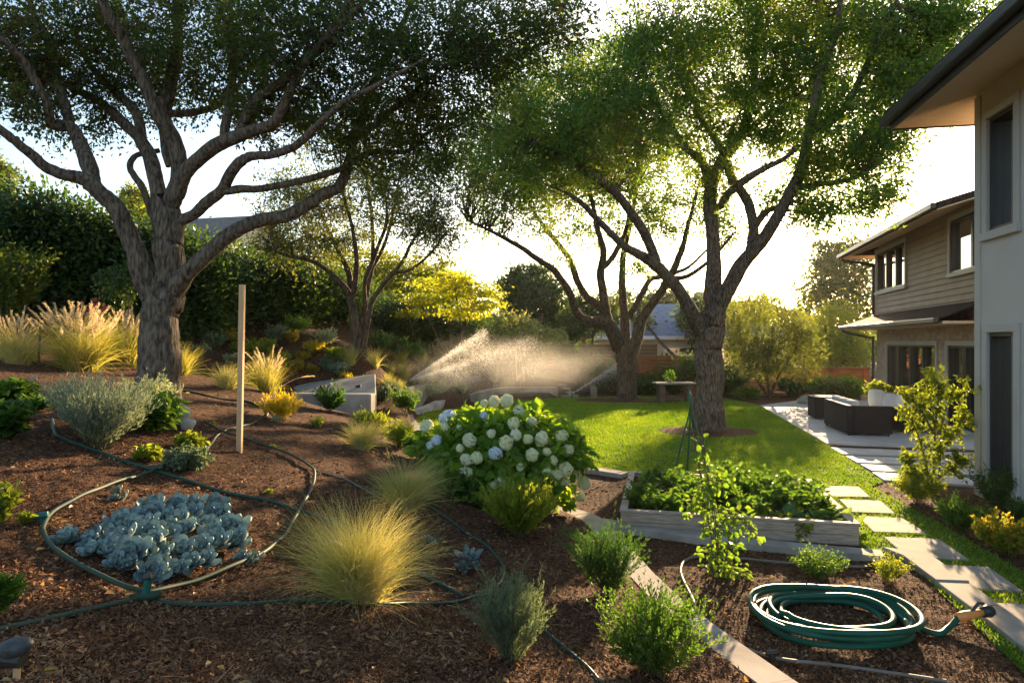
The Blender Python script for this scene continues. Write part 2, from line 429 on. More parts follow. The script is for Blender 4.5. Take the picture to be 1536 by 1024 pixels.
def lump_points(n, nclump, rad, r=rng, shell=.55, csz=.28, flat=1.0):
    """points bunched in clumps through an ellipsoid (unit sphere scaled by rad)"""
    c = unit(r.normal(size=(nclump, 3)))*(r.uniform(shell, 1.0, (nclump, 1))**.8)
    k = r.integers(0, nclump, n); off = r.normal(size=(n, 3))*csz*r.uniform(.5, 1.2, nclump)[k][:, None]
    off[:, 2] *= flat
    p = c[k]+off
    return p*np.array(rad), unit(p), k
def crown_obj(name, blobs, mat, parent, n, ll, wr=.5, clumps=40, six=False, droop=.35, shell=.4, csz=.25, flat=1.0, minz=None):
    """blobs: list of (centre, radii, weight)"""
    a = Acc(); tot = sum(b[2] for b in blobs)
    for c, rad, wgt in blobs:
        m = int(n*wgt/tot); nc = max(6, int(clumps*wgt/tot*len(blobs)))
        p, out, k = lump_points(m, nc, rad, shell=shell, csz=csz, flat=flat)
        ax = unit(out*.7+rng.normal(size=(m, 3))*.8-np.array([0, 0, droop]))
        q = p+np.array(c)
        if minz is not None:
            s = q[:, 2] > minz; q, ax, out = q[s], ax[s], out[s]
        L = ll*rng.uniform(.6, 1.3, len(q))
        a.add(*(leaves6(q, ax, L, wr, nrm=out) if six else leaves(q, ax, L, wr, nrm=out*.6)))
    return a.build(name, mat, parent)

# ================================================================== SETTING
def axis_pts(segs):
    out = []
    for a, b, n in segs: out.append(np.linspace(a, b, n, endpoint=False))
    out.append([segs[-1][1]]); return np.concatenate(out)
gx = axis_pts([(-160, -40, 25), (-40, -10, 60), (-10, -4, 90), (-4, 3, 210), (3, 12, 60), (12, 40, 40), (40, 160, 20)])
gy = axis_pts([(-40, -2, 12), (-2, 1.5, 40), (1.5, 9, 220), (9, 16, 90), (16, 30, 90), (30, 70, 50), (70, 400, 30)])
GX, GY = np.meshgrid(gx, gy)
GZ = ground(GX, GY)
# clods of mulch close by
nz = np.sin(GX*23+np.sin(GY*9)*2)*np.sin(GY*19+np.sin(GX*11)*2)*.006+rng.normal(0, .004, GX.shape)
GZ = GZ+nz*np.clip(1-(GY-6)/6, 0, 1)*(np.abs(GX) < 6)
nx_, ny_ = len(gx), len(gy)
ii = (np.arange(ny_-1)[:, None]*nx_+np.arange(nx_-1)[None])
Fg = np.stack([ii, ii+1, ii+nx_+1, ii+nx_], -1).reshape(-1, 4)
tag(part('ground', np.stack([GX, GY, GZ], -1).reshape(-1, 3), Fg, M['mulch'], None, True), kind='structure')

def inpoly(x, y, poly):
    poly = np.asarray(poly); r = np.zeros(len(x), bool); j = len(poly)-1
    for i in range(len(poly)):
        xi, yi = poly[i][:2]; xj, yj = poly[j][:2]
        c = ((yi > y) != (yj > y)) & (x < (xj-xi)*(y-yi)/(yj-yi+1e-12)+xi)
        r ^= c; j = i
    return r
def fp(pts, z=0.0): return [tuple(F0(a, b, z))[:2] for a, b in pts]

# bark chips on the mulch: one loose layer
def px_scatter(n, y0=515, y1=1040, x0=-60, x1=1600, pw=1.0):
    px = rng.uniform(x0, x1, n); py = y0+(y1-y0)*rng.uniform(0, 1, n)**pw
    return px, py
LAWN = fp([(655, 672), (636, 652), (622, 634), (640, 618), (700, 612), (722, 606)])+[(-.3, 24.1), (1.75, 25.2), (2.6, 25.4), (4.8, 26.0)] \
    + fp([(1080, 596.5), (1140, 609), (1262, 682), (1325, 724), (1306, 731), (1345, 752), (1420, 792), (1550, 868), (1700, 960), (1750, 1120), (1640, 1120), (1536, 1012), (1460, 938), (1360, 842), (1300, 830), (1292, 822), (1200, 726), (946, 716), (880, 708), (760, 700)])
lx, ly = np.array([p[0] for p in LAWN]), np.array([p[1] for p in LAWN])
# the four main tree positions (needed for the mulch rings)
T3 = F0(1068, 648); T4 = F0(938, 601)
bm = bmesh.new(); vs = [bm.verts.new((p[0], p[1], .012)) for p in LAWN]; f = bm.faces.new(vs)
if f.normal.z < 0: f.normal_flip()
me = bpy.data.meshes.new('lawn'); bm.to_mesh(me); bm.free()
M['lawn'] = solid_mat('lawn', [(.045, .075, .012), (.075, .12, .018)], 3, .9, .1, .7, 120)
tag(link('lawn', me, M['lawn']), kind='structure')

# mulch discs round the lawn trees
def ring(name, c, rx, ry, z):
    a = np.arange(40)/40*2*math.pi; w = 1+.06*np.sin(a*3+1)+.04*np.sin(a*7)
    V = [(c[0], c[1], z+.07)]+[(c[0]+math.cos(t)*rx*k*.55, c[1]+math.sin(t)*ry*k*.55, z+.05) for t, k in zip(a, w)]+[(c[0]+math.cos(t)*rx*k, c[1]+math.sin(t)*ry*k, z) for t, k in zip(a, w)]
    F3 = [(0, 1+i, 1+(i+1) % 40) for i in range(40)]; F4 = [(1+i, 41+i, 41+(i+1) % 40, 1+(i+1) % 40) for i in range(40)]
    tag(part(name, V, [np.array(F3), np.array(F4)], M['mulch'], None, True), kind='structure')
RINGS = [((T3[0]-.1, T3[1]), 1.12, .95), ((T4[0]+.1, T4[1]), 1.9, 1.1)]
ring('mulch_bed', RINGS[0][0], RINGS[0][1], RINGS[0][2], .018); ring('mulch_bed', RINGS[1][0], RINGS[1][1], RINGS[1][2], .018)

# ---- stepping stones
STONES = [([(610, 137), (790, 140), (845, 188), (672, 185)], "smallest pale stepping stone, first after the lawn by the raised bed corner"),
          ([(700, 197), (890, 205), (957, 262), (760, 255)], "square pale stepping stone, second after the lawn beside the raised bed"),
          ([(785, 272), (987, 282), (1102, 352), (857, 343)], "pale stepping stone level with the raised bed's front corner, third from the lawn"),
          ([(900, 365), (1150, 375), (1290, 469), (1010, 456)], "wide pale stepping stone just past the raised bed corner, fourth from the lawn"),
          ([(1075, 486), (1372, 500), (1534, 612), (1262, 594)], "large shadow-streaked stepping stone joined to the concrete kerb"),
          ([(1402, 660), (1640, 676), (1820, 800), (1560, 790)], "stepping stone cut off by the photo edge, nearest the hose nozzle")]
stone_polys = []
for q, lab in STONES:
    P = fp([(1024+a/2.994, 682+b/2.994) for a, b in q], .03); stone_polys.append(P)
    mb = MB(); mb.prism(P, -.02, .03)
    tag(mb.build('stepping_stone', M['pale_concrete'], bevel=.008), lab, 'stepping stone', 'stepping stones beside the raised bed')
# ---- patio and strip pavers
pat = fp([(1140, 609), (1240, 667), (1470, 675.5)])+[(12.4, 15.5), (14.2, 24.2), (10.3, 24.2)]
PL = pat
mb = MB(); mb.prism(pat, -.05, .035)
tag(mb.build('patio', M['paving'], bevel=.01), kind='structure')
STRIPS = [([(1246, 670.5), (1475, 679), (1475, 686.5), (1263, 680)], "grey strip paver next to the patio edge"),
          ([(1268, 683), (1475, 690), (1475, 699), (1286, 693)], "second grey strip paver out from the patio"),
          ([(1290, 695.5), (1475, 703), (1475, 713), (1308, 705)], "third grey strip paver out from the patio"),
          ([(1308, 707.5), (1480, 716), (1480, 729), (1326, 719)], "grey strip paver farthest from the patio, at the lawn tip")]
for q, lab in STRIPS:
    P = fp(q, .03); stone_polys.append(P); mb = MB(); mb.prism(P, -.02, .03)
    tag(mb.build('strip_paver', M['paving'], bevel=.006), lab, 'paver', 'strip pavers between patio and lawn')

# ---- lawn blades
def lawn_blades():
    n = 330000
    x = rng.uniform(lx.min(), lx.max(), n); y = 4+(26-4)*rng.uniform(0, 1, n)**1.5
    k = inpoly(x, y, LAWN)
    for P in stone_polys: k &= ~inpoly(x, y, P)
    for c, rx, ry in RINGS: k &= ((x-c[0])/rx)**2+((y-c[1])/ry)**2 > 1
    k &= x < .75*y+.6
    x, y = x[k], y[k]; n = len(x)
    hgt = .028*rng.uniform(.6, 1.5, n)*(1+y*.02)
    a = rng.uniform(0, 2*math.pi, n); w = (.0035+.00055*y)
    lean = rng.normal(0, .5, (n, 2))*hgt[:, None]
    b = np.stack([x, y, np.full(n, .008)], 1); s = np.stack([np.cos(a)*w, np.sin(a)*w, np.zeros(n)], 1)
    tip = b+np.c_[lean, hgt]
    V = np.stack([b-s, b+s, tip], 1).reshape(-1, 3)
    return V, np.arange(n*3).reshape(-1, 3)
M['grass'] = leaf_mat('grass', [(.045, .11, .008), (.075, .155, .012), (.12, .18, .02)], .5, tcol=(2.6, 2.0, .5), clump=.8)
V, F = lawn_blades()
tag(part('grass', V, F, M['grass']), kind='stuff')

# ---- bark chips (loose layer)
def chips():
    px, py = px_scatter(200000, 525, 1045, -80, 1500, .85)
    rx, rz = (px-768)/1024, -(py-512)/1024
    # coarse intersection by vector marching
    d = np.full(len(px), 1.2); hit = np.zeros(len(px), bool)
    for dd in np.concatenate([np.linspace(1.3, 12, 260), np.linspace(12.2, 24, 60)]):
        z = H+rz*dd; m = ~hit
        g = ground(rx[m]*dd, np.full(m.sum(), dd), False)
        newhit = z[m] < g
        idx = np.where(m)[0][newhit]; hit[idx] = True; d[idx] = dd
    x = rx[hit]*d[hit]+rng.normal(0, .02, hit.sum()); y = d[hit]+rng.normal(0, .03, hit.sum())
    k = ~inpoly(x, y, LAWN) & ~inpoly(x, y, PL)
    for P in stone_polys: k &= ~inpoly(x, y, P)
    x, y = x[k], y[k]
    z = ground(x, y)
    n = len(x); L = rng.gamma(2.0, .0052, n)*(1+np.clip(y-5, 0, 20)*.06)+.004
    a = rng.uniform(0, 2*math.pi, n); el = rng.normal(.1, .42, n)
    A = np.stack([np.cos(a)*np.cos(el), np.sin(a)*np.cos(el), np.sin(el)], 1)
    P = np.stack([x, y, z+rng.uniform(0, .014, n)], 1)
    S = unit(np.cross(A, np.array([0, 0, 1.])+rng.normal(0, .6, (n, 3))))
    w = (L*rng.uniform(.15, .45, n))[:, None]; L = L[:, None]
    V = np.stack([P-A*L*.5-S*w*.5, P+A*L*.35-S*w*.6, P+A*L*.6+S*w*.35, P-A*L*.4+S*w*.5], 1).reshape(-1, 3)
    return V, np.arange(n*4).reshape(-1, 4)
V, F = chips()
tag(part('bark_mulch', V, F, M['chip']), kind='stuff')
# dry straw bits
n = 1500
px, py = px_scatter(n, 640, 1040, -20, 1150)
pts = np.array([tuple(G(a, b)) for a, b in zip(px[:700], py[:700])])
n = len(pts); a = rng.uniform(0, 2*math.pi, n)
A = np.stack([np.cos(a), np.sin(a), rng.normal(.05, .12, n)], 1); L = rng.gamma(3, .018, n)
Pm = pts+np.array([0, 0, .012]); Q = np.stack([Pm, Pm+A*L[:, None]*.5+np.array([0, 0, .006]), Pm+A*L[:, None]+rng.normal(0, .008, (n, 3))], 1)
V, F = ribbons(Q, unit(np.gradient(Q, axis=1)), .003)
tag(part('dry_straw', V, F, M['straw']), kind='stuff')

n = 620
px, py = px_scatter(n, 560, 1035, -20, 1330)
pts = np.array([tuple(G(a, b)) for a, b in zip(px, py)]); k = ~inpoly(pts[:, 0], pts[:, 1], LAWN); pts = pts[k]; n = len(pts)
a = rng.uniform(0, 2*math.pi, n); A = unit(np.stack([np.cos(a), np.sin(a), rng.normal(.15, .3, n)], 1))
V, F = leaves6(pts+np.array([0, 0, .014]), A, rng.uniform(.02, .05, n), .55, nrm=np.tile([0, 0, 1.], (n, 1)), fold=.2, curl=.3)
tag(part('fallen_leaves', V, F, leaf_mat('dry_leaf', [(.10, .055, .025), (.22, .13, .06), (.30, .20, .10), (.16, .14, .05)], .25, clump=3)), kind='stuff')
# ---- kerbs
def ribbon_kerb(pts, w, z0, z1, name='kerb', mat=None, closed=False, joint=.9):
    """stones laid along a world polyline (left edge given), width w to the right"""
    P = catmull(pts, 8); mb = MB(); acc = 0; start = 0
    nrm = []
    for i in range(len(P)):
        t = P[min(i+1, len(P)-1)]-P[max(i-1, 0)]; t = t[:2]/np.linalg.norm(t[:2]); nrm.append(np.array([t[1], -t[0]]))
    for i in range(1, len(P)):
        acc += np.linalg.norm(P[i, :2]-P[i-1, :2])
        if acc > joint or i == len(P)-1:
            seg = list(range(start, i+1)); dz = rng.normal(0, .003)
            L = [P[j, :2] for j in seg]; Rr = [P[j, :2]+nrm[j]*w for j in seg]
            t = (L[-1]-L[-2]); t = t/np.linalg.norm(t); L[-1] = L[-1]-t*.006; Rr[-1] = Rr[-1]-t*.006
            zz = [P[j, 2] for j in seg]; m = len(seg)
            Vv = [(p[0], p[1], z+zb) for side, zb in ((L, z0), (L, z1+dz), (Rr, z1+dz), (Rr, z0)) for p, z in zip(side, zz)]
            Ff = [(r*m+k, r*m+k+1, ((r+1) % 4)*m+k+1, ((r+1) % 4)*m+k) for r in range(4) for k in range(m-1)]+[(0, m, 2*m, 3*m), (4*m-1, 3*m-1, 2*m-1, m-1)]
            mb.add(Vv, Ff)
            start = i; acc = 0
    o = mb.build(name, mat or M['concrete']); return tag(o, kind='structure')
def V3(p, z): return (p[0], p[1], z)
k1 = fp([(985, 878), (1030, 922), (1100, 975), (1190, 1040), (1300, 1120)])
ribbon_kerb([V3(p, 0) for p in k1], .23, -.1, .085)
k1b = fp([(823, 766), (862, 772), (905, 788), (945, 832), (990, 884)])
ribbon_kerb([V3(p, 0) for p in k1b], .25, -.1, .08, joint=.55)
k2 = fp([(1322, 834), (1190, 822), (1030, 805), (905, 786)])
ribbon_kerb([V3(p, 0) for p in reversed(k2)], .22, -.1, .065, joint=1.4)
k0 = fp([(655, 676), (700, 696), (800, 704), (880, 706), (943, 714)])
ribbon_kerb([V3(p, 0) for p in k0], .22, -.1, .07, joint=.8)
# broad concrete edge of the path, lower right
Lp = [(1322, 828), (1353, 841), (1404, 880), (1456, 920), (1540, 985), (1660, 1078)]; Rp = [(1390, 836), (1402, 845), (1455, 882), (1500, 917), (1590, 982), (1730, 1078)]
mb = MB()
for i in range(5):
    if i == 0: q = [(1322, 828), (1390, 836), (1402, 845), (1354, 841)]
    else: q = [Lp[i], Rp[i], Rp[i+1], Lp[i+1]]
    P = fp(q); c = np.mean(np.array(P), 0); P = [tuple(c+(np.array(p)-c)*.988) for p in P]
    mb.prism(P, -.1, .06+rng.normal(0, .003))
tag(mb.build('path_edging', M['pale_concrete'], bevel=.008), kind='structure')
# curved edging stones at the foot of the terraces
kc = [tuple(F0(a, b)) for a, b in [(573, 616), (600, 611), (612, 616), (622, 634), (637, 655), (655, 674)]]
ribbon_kerb(kc, .33, -.1, .11, joint=.75, mat=M['pale_concrete'])

# ---- terrace walls
t = thing('retaining_wall', "white concrete wedge-shaped retaining wall with dark front face below the slope", 'retaining wall', W(500, 605, 15.2))
d = 15.2
a0, a1 = W(436, 590, d), W(556, 591, d-.3); zb = .25
mb = MB()
mb.solid([(a0.x, a0.y, zb), (a1.x, a1.y, zb), (a1.x+.05, a1.y+.30, zb), (a0.x, a0.y+.3, zb)],
         [(a0.x, a0.y, a0.z), (a1.x, a1.y, a1.z), (a1.x+.05, a1.y+.30, a1.z), (a0.x, a0.y+.3, a0.z)])
mb.build('front_wall', M['concrete'], t, bevel=.025)
b0, b1 = W(437, 577, d+2.4), W(563, 560, d+2.1)
mb = MB()
mb.solid([(a0.x+.1, a0.y+.30, zb), (a1.x+.06, a1.y+.305, zb), (b1.x, b1.y, zb), (b0.x, b0.y, zb)],
         [(a0.x+.1, a0.y+.30, a0.z-.03), (a1.x+.06, a1.y+.305, a1.z-.03), (b1.x, b1.y, b1.z), (b0.x, b0.y, b0.z)])
mb.build('sloping_slab', M['pale_concrete'], t, bevel=.025)
s = W(537, 580, d+.75); mb = MB(); mb.box((s.x-.05, s.y-.05, s.z-.06), (.06, 0, 0), (0, .08, 0), (0, 0, .10)); mb.box((s.x+.02, s.y-.05, s.z-.06), (.05, 0, 0), (0, .08, 0), (0, 0, .11)); mb.build('wall_light', M['black_metal'], t)
def wall_run(name, label, pts, w, zt, cat='retaining wall', mat='pale_concrete', group=None):
    """wall along px/depth points: (px, py_top, depth)"""
    P = [W(*p) for p in pts]; mb = MB(); c = catmull(P, 6); m = len(c)
    t = np.gradient(c[:, :2], axis=0); t /= np.linalg.norm(t, axis=1)[:, None]; nn = np.stack([-t[:, 1], t[:, 0]], 1)*w
    q = c[:, :2]+nn
    rows = [[(p[0], p[1], -.2) for p in c], [tuple(p) for p in c], [(a[0], a[1], p[2]) for a, p in zip(q, c)], [(a[0], a[1], -.2) for a in q]]
    mb.add([v for r in rows for v in r], [(r*m+k, r*m+k+1, ((r+1) % 4)*m+k+1, ((r+1) % 4)*m+k) for r in range(4) for k in range(m-1)]+[(0, m, 2*m, 3*m), (4*m-1, 3*m-1, 2*m-1, m-1)])
    return tag(mb.build(name, M[mat]), label, cat, group)
wall_run('retaining_wall', "long low white wall climbing the slope behind the sprinkler bed", [(566, 588, 17), (600, 584, 18.5), (650, 575, 22), (722, 564, 26)], .28, 0)
wall_run('retaining_wall', "low curved stone wall stub behind the hydrangea's left side", [(616, 617, 19.2), (640, 611, 20.0), (662, 602, 21.2), (674, 597, 22.4)], .25, 0, mat='stone')
wall_run('retaining_wall', "curved pale seat-height wall at the far left edge of the lawn", [(706, 592, 22.8), (722, 588, 23.2), (745, 583, 24.0), (765, 581, 24.5), (800, 581, 24.9), (837, 581, 25.1)], .3, 0)
p = W(890, 580, 26); mb = MB(); mb.box((p.x-.1, p.y, -.05), (.24, 0, 0), (0, .24, 0), (0, 0, p.z+.05)); tag(mb.build('stone_pillar', M['pale_concrete'], bevel=.01), "short pale concrete pillar at the foot of the garden steps", 'pillar')
t = thing('garden_steps', "pale concrete steps climbing beside the end of the curved wall", 'steps', W(850, 600, 25.2))
for i in range(4):
    a, b = W(838, 600, 25.2+i*.36), W(868-i*6, 600, 25.2+i*.36)
    mb = MB(); mb.box((a.x, a.y, -.05), (b.x-a.x, 0, 0), (0, .36, 0), (0, 0, .05+.11*(i+1))); mb.build('step', M['pale_concrete'], t, bevel=.008)

# ================================================================== HOUSES
class Frame:
    """local axes: u along the facade (away from camera), o outward (towards the lawn), z up"""
    def __init__(s, origin, ang): s.o = np.array(origin, float); s.u = np.array([math.sin(ang), math.cos(ang), 0]); s.n = np.array([-math.cos(ang), math.sin(ang), 0]); s.z = np.array([0, 0, 1.])
    def p(s, u, n, z): return s.o+s.u*u+s.n*n+s.z*z
    def box(s, mb, u0, u1, n0, n1, z0, z1): mb.box(s.p(u0, n0, z0), s.u*(u1-u0), s.n*(n1-n0), s.z*(z1-z0))
def stucco():
    m = solid_mat('stucco', [(.41, .38, .345), (.45, .42, .385)], 1.5, .9, .15, .5, 150, bdist=.004); return m
M['stucco'] = stucco()
M['trim'] = solid_mat('trim', [(.34, .325, .30), (.38, .36, .335)], 2, .6, .3)
M['soffit'] = solid_mat('soffit', [(.50, .36, .23), (.56, .41, .27)], 3, .7, .2, .2, 20, stretch=(1, 8, 1))
M['siding'] = solid_mat('siding', [(.25, .19, .145), (.30, .23, .175)], 2, .7, .25)
M['frame'] = solid_mat('frame', [(.02, .02, .022), (.03, .03, .033)], 4, .4, .5)
def glass_mat(name, base, ior=1.9, mirror=.45):
    m, nt, out = newmat(name)
    p = N(nt, "ShaderNodeBsdfPrincipled"); p.inputs["Base Color"].default_value = c4(base); p.inputs["Roughness"].default_value = .02
    p.inputs["IOR"].default_value = ior; p.inputs["Specular IOR Level"].default_value = .6
    no = N(nt, "ShaderNodeTexNoise"); no.inputs["Scale"].default_value = 1.1
    tc = N(nt, "ShaderNodeTexCoord"); nt.links.new(tc.outputs["Object"], no.inputs["Vector"])
    b = N(nt, "ShaderNodeBump"); b.inputs["Strength"].default_value = .03; b.inputs["Distance"].default_value = .05
    nt.links.new(no.outputs[0], b.inputs["Height"]); nt.links.new(b.outputs[0], p.inputs["Normal"])
    gl = N(nt, "ShaderNodeBsdfGlossy"); gl.inputs["Roughness"].default_value = .015; nt.links.new(b.outputs[0], gl.inputs["Normal"])
    ms = N(nt, "ShaderNodeMixShader"); ms.inputs[0].default_value = mirror; nt.links.new(p.outputs[0], ms.inputs[1]); nt.links.new(gl.outputs[0], ms.inputs[2])
    nt.links.new(ms.outputs[0], out.inputs[0]); return m
M['glass'] = glass_mat('glass', (.02, .022, .018), 2.6, .62)
M['door_glass'] = glass_mat('door_glass', (.025, .025, .02), 1.7, .16)
def brick_mat(ang):
    m, nt, out = newmat('brick')
    tc = N(nt, "ShaderNodeTexCoord"); sp = N(nt, "ShaderNodeVectorMath", operation='DOT_PRODUCT'); sp.inputs[1].default_value = (math.sin(ang)+math.cos(ang), math.cos(ang)-math.sin(ang), 0)
    nt.links.new(tc.outputs["Object"], sp.inputs[0])
    s2 = N(nt, "ShaderNodeSeparateXYZ"); nt.links.new(tc.outputs["Object"], s2.inputs[0])
    cb = N(nt, "ShaderNodeCombineXYZ"); nt.links.new(sp.outputs["Value"], cb.inputs[0]); nt.links.new(s2.outputs[2], cb.inputs[1])
    br = N(nt, "ShaderNodeTexBrick"); br.inputs["Scale"].default_value = 1; br.inputs["Brick Width"].default_value = .26; br.inputs["Row Height"].default_value = .09
    br.inputs["Mortar Size"].default_value = .009; br.inputs["Color1"].default_value = (.40, .27, .18, 1); br.inputs["Color2"].default_value = (.52, .40, .29, 1); br.inputs["Mortar"].default_value = (.38, .34, .29, 1)
    nt.links.new(cb.outputs[0], br.inputs["Vector"])
    no = N(nt, "ShaderNodeTexNoise"); no.inputs["Scale"].default_value = 6; no.inputs["Detail"].default_value = 5; nt.links.new(tc.outputs["Object"], no.inputs["Vector"])
    mx = N(nt, "ShaderNodeMix", data_type='RGBA', blend_type='OVERLAY'); mx.inputs[0].default_value = .5
    nt.links.new(br.outputs[0], mx.inputs[6]); nt.links.new(no.outputs[0], mx.inputs[7])
    p = N(nt, "ShaderNodeBsdfPrincipled"); p.inputs["Roughness"].default_value = .9; nt.links.new(mx.outputs[2], p.inputs["Base Color"])
    b = N(nt, "ShaderNodeBump"); b.inputs["Strength"].default_value = .8; b.inputs["Distance"].default_value = .012; b.invert = True
    nt.links.new(br.outputs[1], b.inputs["Height"]); nt.links.new(b.outputs[0], p.inputs["Normal"])
    nt.links.new(p.outputs[0], out.inputs[0]); return m
def shingle_mat(name, c1, c2, ang):
    m, nt, out = newmat(name)
    tc = N(nt, "ShaderNodeTexCoord"); sp = N(nt, "ShaderNodeVectorMath", operation='DOT_PRODUCT'); sp.inputs[1].default_value = (math.sin(ang), math.cos(ang), 0)
    nt.links.new(tc.outputs["Object"], sp.inputs[0])
    s2 = N(nt, "ShaderNodeVectorMath", operation='DOT_PRODUCT'); s2.inputs[1].default_value = (-math.cos(ang), math.sin(ang), 0); nt.links.new(tc.outputs["Object"], s2.inputs[0])
    cb = N(nt, "ShaderNodeCombineXYZ"); nt.links.new(sp.outputs["Value"], cb.inputs[0]); nt.links.new(s2.outputs["Value"], cb.inputs[1])
    br = N(nt, "ShaderNodeTexBrick"); br.inputs["Scale"].default_value = 1; br.inputs["Brick Width"].default_value = .3; br.inputs["Row Height"].default_value = .14
    br.inputs["Mortar Size"].default_value = .012; br.inputs["Color1"].default_value = c4(c1); br.inputs["Color2"].default_value = c4(c2); br.inputs["Mortar"].default_value = (.02, .02, .02, 1)
    nt.links.new(cb.outputs[0], br.inputs["Vector"])
    p = N(nt, "ShaderNodeBsdfPrincipled"); p.inputs["Roughness"].default_value = .95; p.inputs["Specular IOR Level"].default_value = .05; nt.links.new(br.outputs[0], p.inputs["Base Color"])
    b = N(nt, "ShaderNodeBump"); b.inputs["Strength"].default_value = .8; b.inputs["Distance"].default_value = .015; b.invert = True
    nt.links.new(br.outputs[1], b.inputs["Height"]); nt.links.new(b.outputs[0], p.inputs["Normal"])
    nt.links.new(p.outputs[0], out.inputs[0]); return m

def window(fr, par, u0, u1, z0, z1, nface, panes, trim=.1, depth=.12, glass='glass', name='window', sill=True, mull=.06):
    """trimmed window on the facade plane n=nface: frame with panes as sub-parts"""
    mb = MB()
    fr.box(mb, u0-trim, u1+trim, nface, nface+.035, z1, z1+trim)
    fr.box(mb, u0-trim, u0, nface, nface+.035, z0, z1); fr.box(mb, u1, u1+trim, nface, nface+.035, z0, z1)
    fr.box(mb, u0-trim-.02, u1+trim+.02, nface, nface+.06, z0-trim, z0)
    w = mb.build(name, M['trim'], par, bevel=.006)
    mb = MB(); fw = .05
    fr.box(mb, u0, u1, nface-depth, nface-.01, z0, z0+fw); fr.box(mb, u0, u1, nface-depth, nface-.01, z1-fw, z1)
    edges = [u0]+[u0+(u1-u0)*k for k in panes]+[u1]
    for i, e in enumerate(edges):
        a = e if i == 0 else (e-fw if i == len(edges)-1 else e-mull/2)
        b = e+fw if i == 0 else (e if i == len(edges)-1 else e+mull/2)
        fr.box(mb, a, b, nface-depth, nface-.012, z0+fw, z1-fw)
    mb.build('frame', M['frame'], w)
    for i in range(len(edges)-1):
        a = edges[i]+(fw if i == 0 else mull/2); b = edges[i+1]-(fw if i == len(edges)-2 else mull/2)
        mb = MB(); fr.box(mb, a, b, nface-depth+.02, nface-depth+.03, z0+fw, z1-fw); mb.build('pane', M[glass], w)
    return w
def wall_with_holes(fr, u0, u1, z0, z1, n0, n1, holes, mb):
    """wall slab n0..n1 with rectangular holes (u0,u1,z0,z1), split in columns"""
    us = sorted(set([u0, u1]+[h[0] for h in holes]+[h[1] for h in holes]))
    for a, b in zip(us[:-1], us[1:]):
        hs = sorted([h for h in holes if h[0] < b-1e-6 and h[1] > a+1e-6], key=lambda h: h[2]); z = z0
        for h in hs:
            if h[2] > z+1e-6: fr.box(mb, a, b, n0, n1, z, h[2])
            z = h[3]
        if z < z1-1e-6: fr.box(mb, a, b, n0, n1, z, z1)

# ---- near wing (stucco), only its garden side is in view
A1 = math.atan2(965-768, 1024)
nw = Frame((6.40, 9.4, 0), A1)
house = thing('stucco_house_wing', "grey stucco two-storey house wing with tall black-framed windows and deep eave", 'house', nw.o)
def uof(fr, px, n=0.0):
    k = (px-768)/1024; o = fr.o+fr.n*n
    return (k*o[1]-o[0])/(fr.u[0]-k*fr.u[1])
def zof(fr, px, py, n=0.0):
    u = uof(fr, px, n); d = (fr.o+fr.n*n+fr.u*u)[1]; return H-(py-512)/1024*d
wu0, wu1 = uof(nw, 1524), uof(nw, 1483)
wz = [(.27, 2.22), (3.55, 5.05)]
holes = [(wu0, wu1, a, b) for a, b in wz]+[(wu0-2.2, wu1-2.2, a, b) for a, b in wz]
mb = MB(); wall_with_holes(nw, -8, 0, -.1, 5.5, -.25, 0, holes, mb)
nw.box(mb, -.25, 0, -7, -.25, -.1, 5.5)
mb.build('wall', M['stucco'], house)
mb = MB(); nw.box(mb, -.13, .02, .002, .022, 0, 5.44); nw.box(mb, .002, .022, -.13, .002, 0, 5.44); mb.build('corner_trim', M['trim'], house)
mb = MB(); nw.box(mb, -8, 0.015, .002, .03, -.02, .12); mb.build('plinth', M['concrete'], house)
for (a, b, z0, z1) in holes: window(nw, house, a, b, z0, z1, 0.002, [], trim=.11, depth=.16)
